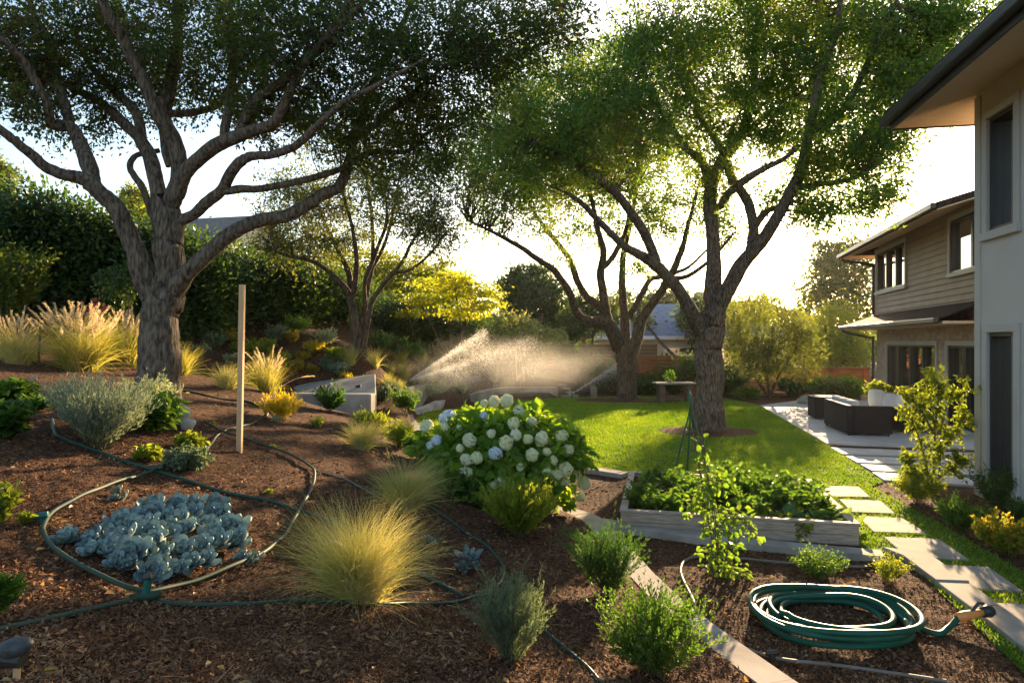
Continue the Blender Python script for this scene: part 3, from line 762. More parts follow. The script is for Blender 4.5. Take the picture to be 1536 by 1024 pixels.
# dark room behind the panes is not needed: panes are opaque mirrors; back boxes close the holes
def roof_near():
    oe, os = .62, .9; z_e = 5.26; rise = .24
    P = lambda u, n, z: nw.p(u, n, z)
    mb = MB()   # sloped soffit boards
    mb.solid([P(-8, os-.03, z_e), P(oe-.03, os-.03, z_e), P(oe-.03, -7, z_e), P(0, -7, z_e+rise), P(0, 0, z_e+rise), P(-8, 0, z_e+rise)][:0] or
             [P(-8, os-.03, z_e), P(oe-.03, os-.03, z_e), P(.0, 0, z_e+rise), P(-8, 0, z_e+rise)],
             [P(-8, os-.03, z_e+.03), P(oe-.03, os-.03, z_e+.03), P(.0, 0, z_e+rise+.03), P(-8, 0, z_e+rise+.03)])
    mb.solid([P(oe-.03, os-.03, z_e), P(oe-.03, -7, z_e), P(0, -7, z_e+rise), P(0, 0, z_e+rise)],
             [P(oe-.03, os-.03, z_e+.03), P(oe-.03, -7, z_e+.03), P(0, -7, z_e+rise+.03), P(0, 0, z_e+rise+.03)])
    mb.build('soffit', M['soffit'], house)
    mb = MB()   # fascia and gutter
    nw.box(mb, -8, oe, os-.03, os, z_e-.02, z_e+.2); nw.box(mb, oe-.03, oe, -7, os-.03, z_e-.02, z_e+.2)
    mb.build('fascia', M['gutter'], house)
    mb = MB()
    for (u0, u1, n0, n1) in ((-8, oe+.1, os+.002, os+.12), (oe+.002, oe+.1, -7, os)):
        nw.box(mb, u0, u1, n0, n1, z_e+.06, z_e+.19)
    mb.build('gutter', M['black_metal'], house, bevel=.02)
    mb = MB()   # roof slab rising inwards
    s = .34
    mb.solid([P(-8, os+.06, z_e+.2), P(oe+.05, os+.06, z_e+.2), P(oe-4.5, os-4.5, z_e+.2+4.5*s), P(-8, os-4.5, z_e+.2+4.5*s)],
             [P(-8, os+.06, z_e+.26), P(oe+.05, os+.06, z_e+.26), P(oe-4.5, os-4.5, z_e+.26+4.5*s), P(-8, os-4.5, z_e+.26+4.5*s)])
    mb.solid([P(oe+.05, os+.06, z_e+.2), P(oe+.05, -7, z_e+.2), P(oe-4.5, -7, z_e+.2+4.5*s), P(oe-4.5, os-4.5, z_e+.2+4.5*s)],
             [P(oe+.05, os+.06, z_e+.26), P(oe+.05, -7, z_e+.26), P(oe-4.5, -7, z_e+.26+4.5*s), P(oe-4.5, os-4.5, z_e+.26+4.5*s)])
    mb.build('roof', shingle_mat('roof_shingle', (.05, .045, .04), (.075, .065, .06), A1), house)
roof_near()

# ---- far wing (brown siding over brick)
A2 = math.atan2(1022-768, 1024)
fw = Frame((12.24, 22.9, 0), A2)
house2 = thing('siding_house_wing', "brown lap-sided house wing over brick ground floor with sliding doors", 'house', fw.o)
ul = -8.6     # runs behind the near wing
up_w = [(uof(fw, 1360), uof(fw, 1317), 3.74, 5.0), (uof(fw, 1478), uof(fw, 1428), 3.74, 5.0)]
dr = [(uof(fw, 1404), uof(fw, 1331), .06, 2.0), (uof(fw, 1500), uof(fw, 1422), .06, 2.0)]
mb = MB(); wall_with_holes(fw, ul, 0, -.05, 2.95, -.25, 0, dr, mb); fw.box(mb, -.25, 0, -8, -.25, -.05, 2.95)
mb.build('brick_wall', brick_mat(A2), house2)
# siding boards, each a slightly tilted plank
mb = MB(); zz = 2.9; bh = .155
while zz < 5.3:
    z1 = min(zz+bh, 5.32)
    us = sorted(set([ul, 0]+[w[0] for w in up_w]+[w[1] for w in up_w]))
    for a, b in zip(us[:-1], us[1:]):
        h = [w for w in up_w if w[0] < b-1e-6 and w[1] > a+1e-6]
        lo, hi = zz, z1
        if h:
            if lo >= h[0][2] and hi <= h[0][3]: continue
            if lo < h[0][2] < hi: hi = h[0][2]
            elif lo < h[0][3] < hi: lo = h[0][3]
        mb.solid([fw.p(a, -.1, lo), fw.p(b, -.1, lo), fw.p(b, .035, lo), fw.p(a, .035, lo)], [fw.p(a, -.1, hi), fw.p(b, -.1, hi), fw.p(b, .01, hi), fw.p(a, .01, hi)])
    mb.solid([fw.p(.001, -8, zz), fw.p(.001, .03, zz), fw.p(.036, .03, zz), fw.p(.036, -8, zz)], [fw.p(.001, -8, z1), fw.p(.001, .01, z1), fw.p(.012, .01, z1), fw.p(.012, -8, z1)])
    zz = z1+.0005
mb.build('siding', M['siding'], house2)
mb = MB(); fw.box(mb, -.09, .045, .04, .055, 2.95, 5.3); mb.build('corner_trim', M['trim'], house2)
window(fw, house2, up_w[0][0], up_w[0][1], up_w[0][2], up_w[0][3], .036, [.33, .66], trim=.1, depth=.13, mull=.1)
window(fw, house2, up_w[1][0], up_w[1][1], up_w[1][2], up_w[1][3], .036, [.35], trim=.1, depth=.13, mull=.1)
window(fw, house2, dr[0][0], dr[0][1], .06, 2.0, .002, [.25, .5, .75], trim=.12, depth=.15, glass='door_glass', name='sliding_door', mull=.12)
window(fw, house2, dr[1][0], dr[1][1], .06, 2.0, .002, [.33, .66], trim=.12, depth=.15, glass='door_glass', name='sliding_door', mull=.2)
def eave(fr, par, u0, oe, os, z_e, zin, nin, roofname, thick=.15):
    P = fr.p
    mb = MB()
    mb.solid([P(u0, os, z_e), P(oe, os, z_e), P(oe-(os-nin), nin, zin), P(u0, nin, zin)], [P(u0, os, z_e+.04), P(oe, os, z_e+.04), P(oe-(os-nin), nin, zin+.04), P(u0, nin, zin+.04)])
    mb.solid([P(oe, os, z_e), P(oe, -8, z_e), P(oe-(os-nin), -8, zin), P(oe-(os-nin), nin, zin)], [P(oe, os, z_e+.04), P(oe, -8, z_e+.04), P(oe-(os-nin), -8, zin+.04), P(oe-(os-nin), nin, zin+.04)])
    return mb
# pent roof between the floors
sh2 = shingle_mat('pent_shingle', (.035, .028, .024), (.055, .043, .036), A2)
eave(fw, house2, ul, .72, .95, 2.58, 2.96, .037, '').build('pent_roof', sh2, house2)
mb = MB(); fw.box(mb, ul, .62, .0, .88, 2.49, 2.545); fw.box(mb, .005, .62, -8, .0, 2.49, 2.545); mb.build('pent_soffit', M['soffit'], house2)
mb = MB(); fw.box(mb, ul, .75, .953, 1.06, 2.5, 2.62); fw.box(mb, .723, .80, -8, .95, 2.5, 2.62); mb.build('gutter', M['gutter'], house2, bevel=.02)
# upper roof
s = .3
mb = MB(); P = fw.p; ze = 4.98; OS, OE = 1.0, .62
mb.solid([P(ul, OS, ze), P(OE, OS, ze), P(OE-4, OS-4, ze+4*s), P(ul, OS-4, ze+4*s)], [P(ul, OS, ze+.14), P(OE, OS, ze+.14), P(OE-4, OS-4, ze+.14+4*s), P(ul, OS-4, ze+.14+4*s)])
mb.solid([P(OE, OS, ze), P(OE, -9, ze), P(OE-4, -9, ze+4*s), P(OE-4, OS-4, ze+4*s)], [P(OE, OS, ze+.14), P(OE, -9, ze+.14), P(OE-4, -9, ze+.14+4*s), P(OE-4, OS-4, ze+.14+4*s)])
mb.build('roof', sh2, house2)
mb = MB()
mb.solid([P(ul, OS-.02, ze-.03), P(OE-.02, OS-.02, ze-.03), P(.02, .02, ze+.26), P(ul, .02, ze+.26)], [P(ul, OS-.02, ze-.005), P(OE-.02, OS-.02, ze-.005), P(.02, .02, ze+.285), P(ul, .02, ze+.285)])
mb.solid([P(OE-.02, OS-.02, ze-.03), P(OE-.02, -8, ze-.03), P(.02, -8, ze+.26), P(.02, .02, ze+.26)], [P(OE-.02, OS-.02, ze-.005), P(OE-.02, -8, ze-.005), P(.02, -8, ze+.285), P(.02, .02, ze+.285)])
mb.build('soffit', M['soffit'], house2)
mb = MB(); fw.box(mb, ul, OE+.1, OS+.003, OS+.11, ze+.0, ze+.13); fw.box(mb, OE+.003, OE+.1, -8, OS, ze+.0, ze+.13); mb.build('gutter', M['gutter'], house2, bevel=.02)
for k in (-3.2, -5.4):
    mb = MB(); mb.tube([P(k, -.1, ze+.3), P(k, -.1, ze+.68)], .05); mb.build('roof_vent', M['gutter'], house2)
mb = MB(); mb.tube(catmull([P(.35, 1.0, ze), P(.33, .9, ze-.12), P(.1, .15, ze-.3), P(.05, .10, ze-.45), P(.05, .10, 3.0)], 4), .045); mb.build('downspout', M['gutter'], house2, smooth=True)
mb = MB(); mb.tube(catmull([P(.5, .95, 2.5), P(.48, .85, 2.4), P(.1, .15, 2.22), P(.06, .10, 2.05), P(.06, .10, .1)], 4), .045); mb.build('downspout', M['gutter'], house2, smooth=True)
mb = MB(); q = fw.p(dr[1][0]+1.0, 1.0, .037); mb.box(q, fw.u*1.0, fw.n*-.6, (0, 0, .012)); tag(mb.build('doormat', M['frame'], bevel=.004), "black doormat on the patio at the sliding door", 'doormat')

# ---- houses beyond the fence
def far_house(name, label, cx, cy, L, D, zw, zr, ang, wallm, roofm, gable=True, wins=(), z0=-.2, chim=None, over=.5):
    fr = Frame((cx, cy, 0), ang)       # u along ridge
    h = thing(name, label, 'house', fr.o)
    mb = MB(); fr.box(mb, -L/2, L/2, -D/2, D/2, z0, zw)
    if gable:
        for e in (-L/2, L/2-.15):
            P = [fr.p(e, -D/2, zw), fr.p(e, D/2, zw), fr.p(e, 0, zr-.1)]; Q = [p+fr.u*.15 for p in P]; mb.solid([tuple(p) for p in P], [tuple(p) for p in Q])
    mb.build('wall', wallm, h)
    mb = MB(); sl = (zr-zw)/(D/2)
    for sgn in (1, -1):
        a = [fr.p(-L/2-over, 0, zr), fr.p(L/2+over, 0, zr), fr.p(L/2+over, sgn*(D/2+over), zw-sl*over), fr.p(-L/2-over, sgn*(D/2+over), zw-sl*over)]
        if not gable: a[0] = fr.p(-L/2+D/2, 0, zr); a[1] = fr.p(L/2-D/2, 0, zr)
        mb.solid([tuple(p) for p in a], [tuple(p+fr.z*.12) for p in a])
    if not gable:
        for sgn in (1, -1):
            a = [fr.p(sgn*(L/2-D/2), 0, zr), fr.p(sgn*(L/2+over), D/2+over, zw-sl*over), fr.p(sgn*(L/2+over), -D/2-over, zw-sl*over)]
            mb.solid([tuple(p) for p in a], [tuple(p+fr.z*.12) for p in a])
    rf = mb.build('roof', roofm, h)
    for sgn in (1, -1):
        mb = MB(); fr.box(mb, -L/2-over, L/2+over, sgn*(D/2+over)-.04, sgn*(D/2+over)+.04, zw-sl*over-.12, zw-sl*over+.1)
        mb.build('fascia', M['white_trim'], h)
    if chim:
        mb = MB(); fr.box(mb, chim-.4, chim+.4, -.4, .4, zr-.6, zr+.9); mb.build('chimney', wallm, rf)
    for (u, z, w, hh, side) in wins:
        mb = MB(); n = side*D/2
        fr.box(mb, u-w/2-.1, u+w/2+.1, n-.03, n+.05*side, z-.1, z+hh+.1); wn_ = mb.build('window', M['white_trim'], h)
        mb = MB(); fr.box(mb, u-w/2, u+w/2, n, n+.07*side, z, z+hh); mb.build('pane', M['glass'], wn_)
    return h
M['white_trim'] = solid_mat('white_trim', [(.62, .58, .52), (.7, .66, .6)], 2, .7)
M['cream'] = solid_mat('cream', [(.50, .43, .32), (.58, .50, .38)], 1.5, .9, .1, .2, 40)
M['blue_roof'] = solid_mat('blue_roof', [(.10, .13, .18), (.15, .19, .25)], 3, .8, .3, .4, 20)
M['tan_roof'] = solid_mat('tan_roof', [(.20, .15, .12), (.30, .23, .18)], 3, .8, .2, .4, 20)
M['grey_roof'] = solid_mat('grey_roof', [(.10, .085, .075), (.16, .13, .115)], 3, .8, .2, .4, 20)
c = W(985, 512, 46)
far_house('neighbour_house', "cream bungalow with blue-grey roof seen between the lawn trees", c.x+1.4, 46, 12, 9, 2.55, 4.5, R(90), M['cream'], M['blue_roof'], wins=[(-1.0, .3, 1.7, 1.4, -1), (2.2, .3, 1.7, 1.4, -1), (-4.2, .3, 1.7, 1.4, -1), (-1.0, .3, 1.7, 1.4, 1), (2.2, .3, 1.7, 1.4, 1), (-4.2, .3, 1.7, 1.4, 1)], chim=1.6, gable=False)
c = W(800, 512, 42)
far_house('gabled_cottage', "small tan gabled cottage peeping over the wall in the middle distance", c.x, 43, 7, 4.2, 2.2, 3.75, R(-10), M['cream'], M['tan_roof'], wins=[(0, .8, 1.0, 1.1, -1)])
c = W(250, 345, 34)
far_house('hillside_house', "low house with long brown roof behind the dark hedge", c.x-2.5, 36, 14, 7, 6.6, 8.3, R(104), M['cream'], M['grey_roof'], z0=3)

# ---- fences
def fence(label, pts, ztop, zb, mat, name='wooden_fence', bh=.14, every=2.2, vertical=False, group=None):
    t = thing(name, label, 'fence', (pts[0][0], pts[0][1], zb))
    mb = MB(); posts = []
    for (a, b) in zip(pts[:-1], pts[1:]):
        a = np.array([a[0], a[1], 0.]); b = np.array([b[0], b[1], 0.]); L = np.linalg.norm(b-a); u = (b-a)/L; nn = np.array([-u[1], u[0], 0])
        z = zb
        while z < ztop:
            h = min(bh, ztop-z); dn = rng.normal(0, .004)
            mb.box(a+nn*(.0+dn)+np.array([0, 0, z]), u*L, nn*.025, (0, 0, h-.006)); z += bh
        for k in np.arange(0, L, every): posts.append((a+u*k, u, nn))
    mb.build('boards', mat, t)
    for (p, u, nn) in posts:
        mb = MB(); mb.box(p-nn*.1+np.array([0, 0, zb]), u*.09, nn*.09, (0, 0, ztop-zb+.04)); mb.build('post', mat, t)
    mb = MB()
    for (a, b) in zip(pts[:-1], pts[1:]):
        a = np.array([a[0], a[1], ztop]); b = np.array([b[0], b[1], ztop]); u = unit(b-a); nn = np.array([-u[1], u[0], 0])
        mb.box(a-nn*.11, b-a, nn*.16, (0, 0, .035))
    mb.build('cap_rail', mat, t)
    return t
fence("tall tan timber fence behind the sprinkler mist", [(-2.2, 29.5), (2.9, 28.6), (6.0, 28.2)], 1.95, 0, M['tan_wood'])
fence("reddish horizontal board fence behind the lawn and patio", [(6.0, 27.6), (9.0, 26.8), (13.5, 25.8)], 1.08, 0, M['fence_wood'])
fence("taller red-brown fence panel just right of the rear lawn tree", [(5.2, 28.0), (7.6, 27.4)], 1.5, 0, M['fence_wood'])
p = W(575, 505, 25.5)
fence("short red fence panel in shadow behind the multi-stemmed tree", [(p.x-.7, 25.8), (p.x+.9, 25.5)], W(575, 470, 25.5).z, W(575, 515, 25.5).z-.3, M['fence_wood'])

# ================================================================== TREES
L_DARK = leaf_mat('oak_leaves', [(.020, .038, .012), (.034, .064, .016), (.052, .085, .018), (.13, .12, .02)], .52, clump=.7, rough=.45)
L_MID = leaf_mat('lawn_tree_leaves', [(.035, .075, .018), (.055, .115, .024), (.085, .14, .026), (.17, .16, .025)], .55, clump=.6, rough=.45)
L_OLIVE = leaf_mat('olive_leaves', [(.04, .06, .015), (.07, .09, .02), (.10, .11, .03)], .5, clump=.6)
L_YEL = leaf_mat('yellow_leaves', [(.07, .10, .012), (.12, .15, .015), (.17, .17, .02)], .55, clump=.6)
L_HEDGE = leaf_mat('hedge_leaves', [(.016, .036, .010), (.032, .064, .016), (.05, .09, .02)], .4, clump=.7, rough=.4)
L_BG = leaf_mat('far_leaves', [(.025, .045, .015), (.045, .075, .02), (.075, .10, .025)], .45, clump=.35)

def limb_tree(name, label, base, limbs, trunk, blobs, leafm, bark, nleaf, ll, nclump, r0=10, twig=.010, ext=1.0, wr=.5, crown_rad=.32, group=None, lpt=1.0, dens=None):
    """trunk/limbs: list of [(px, py, depth offset, radius px)], blobs: [(px, py, rx px, ry px, depth offset, weight)]"""
    d0 = base[1]
    t = thing(name, label, 'tree', base, group)
    acc = Acc(); nodes = []
    for li, l in enumerate(trunk+limbs):
        if li >= len(trunk):
            a, b = l[0], l[1]; l = [(a[0], a[1], a[2], a[3]*.35), (a[0]+(b[0]-a[0])*.3, a[1]+(b[1]-a[1])*.3, a[2]+(b[2]-a[2])*.3, a[3]*.92)]+list(l[1:])
        pts = [tuple(W(p[0], p[1], d0+p[2]))+(p[3]*(d0+p[2])/1024,) for p in l]
        c = catmull([q[:3] for q in pts], 7); rr = np.interp(np.linspace(0, len(pts)-1, len(c)), np.arange(len(pts)), [q[3] for q in pts])
        # organic wobble
        w = rng.normal(0, 1, c.shape); k = np.ones(5)/5
        for ax in range(3): w[:, ax] = np.convolve(w[:, ax], k, 'same')
        c = c+w*rr[:, None]*.35*np.linspace(.1, 1, len(c))[:, None]
        rr = rr*(1+.08*np.convolve(rng.normal(0, 1, len(c)), k, 'same'))
        nn = 20 if li < len(trunk) else 10
        V, F = tube_np(c, rr, nn)
        if li < len(trunk):
            dirv = V-np.repeat(c, nn, 0); a = np.tile(np.arange(nn)/nn*2*math.pi, len(c)); hgt = np.repeat(c[:, 2], nn)
            V = V+dirv*(.05*np.sin(a*5+hgt*2)+.03*np.sin(a*9-hgt*3+1))[:, None]
        acc.add(V, F)
        if li >= len(trunk):
            s = len(c)//3
            nodes.append(np.c_[c[s:], rr[s:]])
    nodes = np.concatenate(nodes)
    # clumps of leaves in the crown, each held by a twig from the nearest limb
    cen = []; tot = sum(b[5] for b in blobs)
    for b in blobs:
        m = max(2, int(round(nclump*b[5]/tot)))
        o = unit(rng.normal(size=(m, 3)))*rng.uniform(.15, 1, (m, 1))**.5
        d = d0+b[4]
        cc = np.array(W(b[0], b[1], d)); sc = np.array([b[2], (b[2]+b[3])*.55, b[3]])*d/1024
        cen.append(cc+o*sc)
    cen = np.concatenate(cen)
    lv = Acc(); per = max(8, nleaf//len(cen))
    PP, AA, NN = [], [], []
    for c in cen:
        dv = nodes[:, :3]-c; dist = np.linalg.norm(dv+np.array([0, 0, .3])*0, axis=1)+np.where(dv[:, 2] > .2, 1.0, 0)
        n = nodes[np.argmin(dist)]; p0 = n[:3]; D = np.linalg.norm(c-p0)
        mid = (p0+c)/2+rng.normal(0, .10, 3)*D+np.array([0, 0, -.06*D]); q1 = (p0*.75+c*.25)+rng.normal(0, .05, 3)*D
        tw = catmull([p0, q1, mid, c], 4); r1 = min(n[3]*.6, .006+.010*D)
        V, F = tube_np(tw, np.linspace(r1, .004, len(tw)), 5); acc.add(V, F)
        # twiglets
        m = per; cr = crown_rad*rng.uniform(.6, 1.25)
        k = 5; dirs = unit(rng.normal(size=(k, 3))+np.array([0, 0, -.1])+unit((c-p0)[None])*.5)
        kk = rng.integers(0, k, m); tt = rng.uniform(.1, 1, m)**.7
        P = c+dirs[kk]*(tt*cr*1.35)[:, None]+rng.normal(0, cr*.22, (m, 3))
        for j in range(k):
            V, F = tube_np([c, c+dirs[j]*cr*.6+rng.normal(0, .02, 3), c+dirs[j]*cr*1.25], [.005, .004, .002], 3); acc.add(V, F)
        m2 = m//6; i2 = rng.uniform(.3, 1, m2)[:, None]
        Pm = c*i2+mid*(1-i2)+rng.normal(0, cr*.25, (m2, 3)); P = np.concatenate([P, Pm])
        PP.append(P); AA.append(unit(rng.normal(size=(len(P), 3))+unit(P-p0)*.6-np.array([0, 0, .3])))
    P = np.concatenate(PP); A = np.concatenate(AA)
    lv.add(*leaves(P, A, ll*rng.uniform(.6, 1.3, len(P)), wr, nrm=np.tile([0, 0, .8], (len(P), 1))+rng.normal(size=(len(P), 3))*.7))
    acc.build('trunk', bark, t, smooth=True)
    lv.build('crown', leafm, t)
    return t

# ---- big left tree
B1 = G(238, 592)
trunk1 = [[(238, 612, 0, 37), (237, 585, 0, 31), (238, 540, 0, 27), (240, 490, 0, 25), (243, 452, 0, 26), (247, 425, 0, 22), (251, 380, 0, 21), (252, 335, 0, 20), (254, 300, 0, 17)]]
limbs1 = [
 [(238, 455, 0, 21.6), (218, 415, -.1, 17.1), (197, 360, -.2, 14.4), (172, 312, -.3, 12.6), (140, 282, -.4, 11.7), (125, 268, -.4, 10.3), (98, 262, -.5, 9.0), (70, 252, -.6, 8.1), (36, 222, -.8, 6.8), (0, 193, -1, 6.3), (-60, 150, -1.2, 4.5), (-130, 100, -1.4, 2.7)],
 [(145, 285, -.4, 10.8), (133, 248, -.3, 11.7), (122, 217, -.2, 10.8), (104, 190, -.2, 8.6), (78, 187, -.3, 7.2), (68, 150, -.5, 5.9), (40, 100, -.7, 5.4), (0, 55, -1, 4.5), (-40, 10, -1.2, 2.7)],
 [(106, 190, -.2, 8.1), (98, 160, 0, 7.7), (84, 115, .2, 7.2), (76, 65, .4, 5.9), (50, 15, .6, 4.5), (30, -50, .8, 2.7)],
 [(244, 345, .1, 13.5), (236, 280, .2, 11.7), (228, 245, .3, 10.8), (213, 213, .4, 9.5), (188, 187, .5, 7.2), (147, 153, .7, 6.3), (100, 125, 1, 5.0), (50, 80, 1.3, 3.1)],
 [(216, 218, .4, 8.1), (202, 165, .5, 7.2), (165, 132, .7, 5.4), (130, 90, .9, 4.5), (110, 40, 1, 3.1)],
 [(254, 320, 0, 13.5), (270, 262, 0, 12.6), (262, 215, -.1, 11.7), (235, 168, -.3, 10.8), (213, 115, -.4, 9.9), (187, 65, -.6, 8.6), (160, 20, -.8, 7.2), (140, -50, -1, 4.5)],
 [(252, 250, .2, 9.9), (247, 165, .4, 9.9), (257, 115, .5, 9.0), (268, 65, .6, 7.7), (267, 15, .8, 7.2), (265, -60, 1, 4.5)],
 [(260, 305, 0, 12.6), (277, 262, -.1, 11.7), (310, 230, -.2, 11.2), (337, 212, -.3, 10.3), (375, 199, -.4, 9.0), (412, 182, -.6, 7.7), (433, 140, -.7, 6.3), (460, 90, -.9, 5.4), (500, 40, -1, 3.6), (540, -20, -1.2, 2.7)],
 [(333, 214, -.2, 8.1), (347, 140, 0, 6.8), (350, 83, .2, 5.9), (346, 30, .4, 5.0), (350, -45, .6, 2.7)],
 [(352, 205, -.3, 8.6), (387, 150, -.5, 8.1), (433, 116, -.7, 7.2), (483, 65, -.9, 6.3), (535, 15, -1.1, 4.5), (580, -40, -1.3, 2.7)],
 [(262, 335, 0, 9.0), (290, 322, -.1, 8.6), (308, 306, -.2, 8.6), (333, 282, -.3, 8.1), (358, 245, -.5, 7.7), (374, 235, -.5, 7.2), (410, 230, -.7, 6.8), (440, 220, -.8, 5.9), (474, 190, -1, 5.4), (512, 155, -1.2, 4.5), (565, 128, -1.5, 3.6), (640, 88, -1.8, 2.2)],
 [(330, 288, -.3, 6.3), (360, 284, -.3, 5.9), (400, 282, -.2, 5.4), (467, 267, 0, 5.0), (512, 253, .2, 4.5), (555, 230, .4, 4.0), (612, 227, .6, 3.6), (645, 197, .8, 2.7), (700, 180, 1, 1.8)],
 [(252, 445, 0, 18.0), (283, 408, -.1, 13.1), (320, 372, -.1, 11.2), (352, 346, -.1, 10.8), (390, 331, 0, 10.3), (433, 322, .1, 9.9), (480, 294, .2, 9.0), (512, 275, .3, 8.1), (532, 205, .5, 6.8), (555, 140, .6, 5.9), (580, 83, .7, 5.0), (612, 20, .8, 4.0), (640, -50, .9, 2.7)],
 [(534, 210, .4, 5.4), (579, 173, .2, 4.5), (630, 130, 0, 3.6), (680, 90, -.2, 2.2)],
 [(238, 350, .3, 6.3), (227, 318, .4, 5.4), (214, 283, .4, 5.0), (195, 253, .5, 4.5), (205, 233, .6, 4.0), (240, 226, .7, 3.6)],
 [(250, 170, .3, 5.4), (285, 170, .6, 5.4), (325, 158, .9, 5.0), (345, 140, 1.2, 3.6), (380, 100, 1.5, 2.7)],
]
blobs1 = [(40, 60, 130, 70, 0, 10), (180, 60, 110, 70, .6, 10), (300, 60, 110, 80, 0, 12), (420, 70, 100, 80, -.6, 12), (540, 60, 100, 80, -.6, 12), (650, 70, 90, 90, -.2, 10),
          (600, 170, 80, 60, .4, 7), (510, 180, 80, 55, -.2, 6), (410, 170, 70, 45, 0, 5), (300, 150, 80, 40, .9, 4.5), (180, 150, 80, 40, .8, 4.5), (60, 130, 80, 45, .3, 5), (640, 230, 60, 45, .6, 3.5), (560, 245, 60, 40, .4, 2.5),
          (130, 180, 60, 25, .8, 2), (30, 165, 45, 30, -.4, 2), (730, 60, 90, 70, -.4, 8), (700, 160, 60, 50, 0, 3), (820, 30, 70, 50, -.6, 4), (240, -90, 420, 120, 0, 26), (-140, 60, 110, 120, -.5, 8)]
limb_tree('oak_tree', "largest spreading tree on the mulch slope, thick dark trunk forking low", (B1.x, B1.y, B1.z), limbs1, trunk1, blobs1, L_DARK, M['bark'], 85000, .062, 900, crown_rad=.30)

# ---- multi-stemmed tree on the slope
B2 = G(540, 528)
trunk2 = [[(538, 538, 0, 12.2), (537, 520, 0, 9.4), (533, 490, 0, 7.9), (530, 460, 0, 6.8), (527, 440, 0, 5.8)], [(542, 530, 0, 6.5), (543, 500, .1, 5.4), (546, 470, .2, 5.0)], [(545, 532, -.2, 4.3), (548, 505, -.2, 4.0), (552, 478, -.3, 3.6)]]
limbs2 = [
 [(527, 445, 0, 5.8), (512, 425, -.2, 4.7), (490, 405, -.5, 3.6), (465, 390, -.8, 2.9), (430, 383, -1.2, 2.2), (400, 372, -1.5, 1.4)],
 [(528, 445, 0, 5.0), (522, 405, .3, 4.3), (505, 370, .6, 3.2), (485, 330, .9, 2.5), (470, 280, 1.2, 1.8)],
 [(529, 450, 0, 5.0), (535, 400, -.4, 4.0), (530, 350, -.7, 2.9), (515, 290, -1, 2.2), (510, 230, -1.2, 1.4)],
 [(545, 475, .2, 4.7), (552, 430, .4, 4.0), (560, 385, .6, 3.2), (558, 330, .8, 2.5), (550, 270, 1, 1.8)],
 [(555, 410, .5, 3.2), (575, 370, .8, 2.9), (590, 320, 1, 2.2), (600, 260, 1.2, 1.4)],
 [(551, 482, -.3, 4.0), (560, 448, -.4, 3.6), (585, 415, -.6, 3.2), (605, 390, -.8, 2.9), (620, 360, -1, 2.2), (650, 320, -1.2, 1.4)],
 [(588, 412, -.6, 2.5), (620, 402, -.9, 2.2), (650, 375, -1.2, 1.8), (670, 345, -1.4, 1.3)],
 [(548, 470, .1, 3.6), (548, 420, -.2, 3.2), (565, 375, -.5, 2.9), (580, 330, -.9, 2.2), (575, 270, -1.2, 1.4)],
]
blobs2 = [(540, 300, 110, 70, 0, 10), (450, 310, 70, 60, -.5, 6), (620, 300, 70, 60, -.5, 6), (560, 220, 110, 50, 0, 6), (640, 350, 50, 40, -1, 3.5), (430, 365, 50, 30, -1, 3), (500, 370, 60, 30, 0, 3), (660, 250, 50, 60, 0, 3)]
limb_tree('multi_stem_tree', "slender multi-stemmed tree with thin pale leaves on the upper slope", (B2.x, B2.y, B2.z), limbs2, trunk2, blobs2, L_OLIVE, M['bark_far'], 30000, .085, 330, crown_rad=.5)

